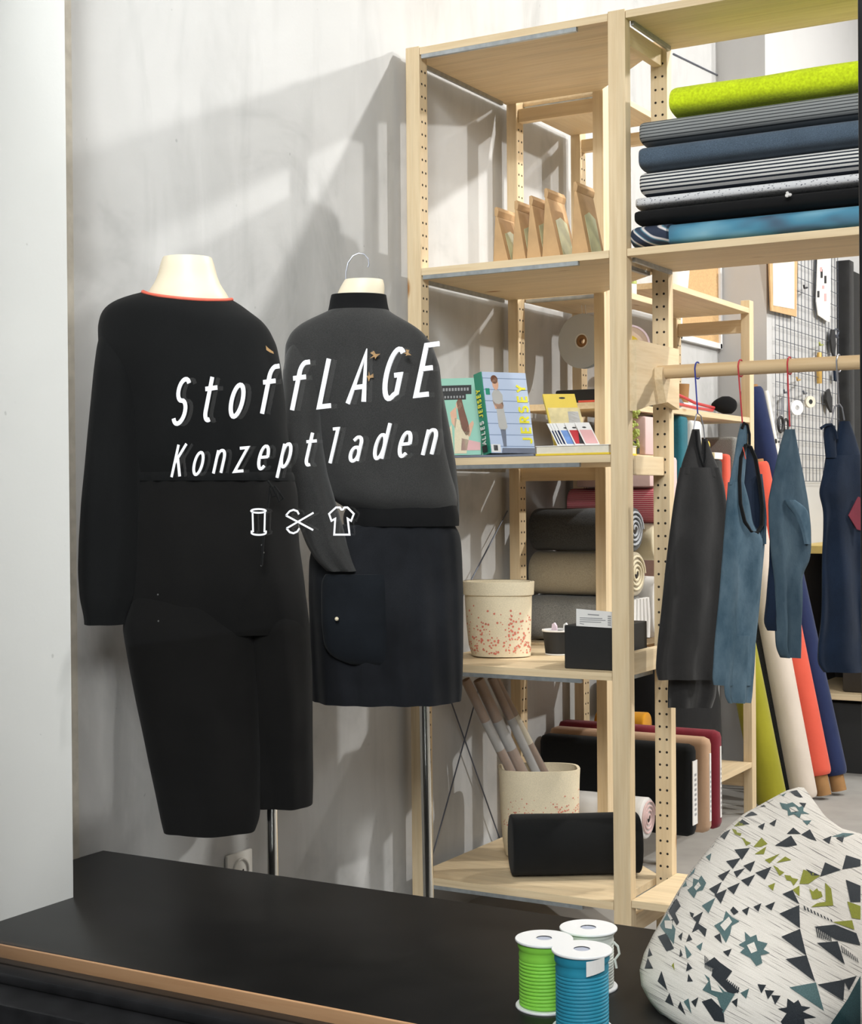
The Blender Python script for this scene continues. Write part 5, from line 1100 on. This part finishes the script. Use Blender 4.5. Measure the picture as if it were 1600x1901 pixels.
for k in range(8): MOT.append((D_, [(1455+k*15, 1170+k*12), (1462+k*15, 1176+k*12), (1472+k*15, 1230+k*9), (1465+k*15, 1224+k*9)]))
for li, (mi, poly) in enumerate(MOT):
    P = [zp(*p) for p in poly]
    tris = geometry.tessellate_polygon([[Vector((x, y, 0)) for x, y in P]])
    st = [[P[i] for i in t_] for t_ in tris]; vmap = {}
    lift = .0010 + (.0007 if mi == C_ else 0) + .000004*li
    def V_(p):
        k_ = (round(p[0], 3), round(p[1], 3))
        if k_ not in vmap:
            dx, dy = p[0]-CC[0], p[1]-CC[1]; bb = bound(atan2(dy, dx)); r_ = sqrt(dx*dx+dy*dy)
            if r_ > bb*.985: s = bb*.985/r_; q_ = (CC[0]+dx*s, CC[1]+dy*s)
            else: q_ = p
            v = b.verts.new(cfront(q_[0], q_[1], 1, lift)); px_of[v] = q_; vmap[k_] = v
        return vmap[k_]
    while st:
        t_ = st.pop(); e_ = [(sqrt((t_[i][0]-t_[(i+1) % 3][0])**2+(t_[i][1]-t_[(i+1) % 3][1])**2), i) for i in range(3)]; m_, i = max(e_)
        if m_ > 7:
            a_, b_, c_ = t_[i], t_[(i+1) % 3], t_[(i+2) % 3]; mid = ((a_[0]+b_[0])/2, (a_[1]+b_[1])/2); st += [[a_, mid, c_], [mid, b_, c_]]
        else:
            vs = [V_(p) for p in t_]
            if len(set(vs)) == 3:
                try: f = b.faces.new(vs)
                except ValueError: continue
                f.material_index = mi
                for l_ in f.loops: l_[uvl].uv = (px_of[l_.vert][0]/500, px_of[l_.vert][1]/500)
obj('cover', b, [M['ccream'], M['ctealback'], M['cdark'], M['cteal'], M['colive']], cu, 0)
for p in cu.children[0].data.polygons: p.use_smooth = True

# ------------------------------------------------------------------ cord spools on the ledge
def cspool(px_, ptop, dep, r, mm, label, tagm=None, rings=13, seed=0):
    top = at(px_, ptop, dep); c = Vector((top.x, top.y, SZ)); h = top.z-SZ
    t = thing('cord_spool', label, 'cord spool', c, 'cord spools on the window ledge')
    for z in (0, h-.0032):
        b = BM(); lathe(b, c+VZ*z, [(r*.27, 0), (r-.0006, 0), (r, .0008), (r, .0024), (r-.0006, .0032), (r*.27, .0032)], 56, caps=False); obj('flange', b, M['whitepl'], t, 40)
    b = BM(); lathe(b, c, [(r*.27, .0), (r*.27, h-.0012)], 28); obj('hub', b, M['hub'], t, 40)
    pr = [(r*.80, .0034)]; R_ = r*.875; z = .0036; rn = random.Random(seed)
    zt = h*.72; m = rings; dz = (zt-.004)/m
    for k in range(m):
        z0 = .004+k*dz; pr += [(R_-.0016, z0), (R_-.0002, z0+dz*.22), (R_, z0+dz*.5), (R_-.0003, z0+dz*.78), (R_-.0016, z0+dz*.99)]
    pr += [(R_-.0004, zt+.0005), (R_+.0002, zt+.006), (R_-.0008, zt+.0115), (R_-.0002, zt+.0125), (R_+.0014, zt+.016), (R_+.0012, h-.0036), (r*.8, h-.0034)]
    b = BM(); lathe(b, c, pr, 56, caps=False)
    for v in b.verts: v.co.z += .0016*sin(atan2(v.co.y-c.y, v.co.x-c.x)+1.2)*min(1, (v.co.z-SZ)/.02)*min(1, (SZ+h-v.co.z)/.02)
    obj('wound_cord', b, M[mm], t, 45)
    if tagm:
        b = BM(); A_ = [];
        for i in range(7):
            a = atan2(CAM.y-c.y, CAM.x-c.x)+radians(8+i*6.5); rr = R_+.0042
            A_.append((c+Vector((cos(a)*rr, sin(a)*rr, h-.0055-.0008*i*-.6)), c+Vector((cos(a)*rr, sin(a)*rr, h-.0245+.0009*i))))
        for (a1, a2), (b1, b2) in zip(A_, A_[1:]): prism(b, [a1, b1, b2, a2], Vector((0, 0, 0))+(a1-c-VZ*(a1.z-c.z)).normalized()*.0004)
        obj('paper_tag', b, M['white'], t, 0, label='blank white paper tag')
    return t, c, h, R_
cspool(1010, 1741, 2.02, .0386, 'gspool', 'light green cord spool at the left of the three on the ledge', seed=1)
cspool(1080, 1761, 1.935, .0386, 'bspool', 'turquoise blue cord spool with a white tag, front of the three', True, 15, 2)
t, c, h, R_ = cspool(1092, 1721, 2.10, .0398, 'wspool', 'white cord spool at the back of the three on the ledge', None, 14, 3)
q = c+(H30*.9-F30*.4).normalized()*(R_+.001); b = BM(); tube(b, [q+VZ*.066, q+H30*.006+VZ*.060, q+H30*.008+VZ*.050, q+H30*.002+VZ*.042, q+H30*.004+VZ*.030], .0018, 6); obj('loose_end', b, M['wspool'], t)

# ------------------------------------------------------------------ light
def lamp(name, loc, e, size, col=(1, .93, .84), tgt=None, spread=None, shape='DISK'):
    l = bpy.data.lights.new(name, 'AREA'); l.shape = shape; l.size = size; l.energy = e; l.color = col
    o = bpy.data.objects.new(name, l); link(o, loc, None)
    d = (Vector(tgt)-Vector(loc)) if tgt else Vector((0, 0, -1)); o.rotation_euler = d.to_track_quat('-Z', 'Y').to_euler()
    return o
WARM = (1, .978, .95)
lamp('ceiling_lamp', (2.2, .93, 3.40), 54, .10, WARM, tgt=(.2, 0, 1.5))
lamp('ceiling_lamp', (4.2, 2.70, 3.38), 112, .10, WARM, tgt=(0, .2, 1.8))
lamp('ceiling_lamp', (1.7, 2.9, 3.40), 34, .15, WARM, tgt=(1.2, 2.8, 0))
lamp('facade_lamp', (1.3, -2.95, 3.05), 34, .22, (.97, .985, 1.0), tgt=(.4, -1.2, 1.2))
lamp('outdoor_fill', (3.1, -5.6, 3.7), 290, 2.2, (.96, .98, 1.0), tgt=(.7, -.6, 1.3))  # added soft fill outside, brightens the fronts of shelves, fabrics and lettering
w = bpy.data.worlds.new('world'); SC.world = w; w.use_nodes = True
w.node_tree.nodes['Background'].inputs[0].default_value = (.88, .94, 1.0, 1); w.node_tree.nodes['Background'].inputs[1].default_value = .04
SC.view_settings.view_transform = 'Standard'; SC.view_settings.look = 'None'; SC.view_settings.exposure = .17; SC.view_settings.gamma = 1
SC.view_settings.use_curve_mapping = False
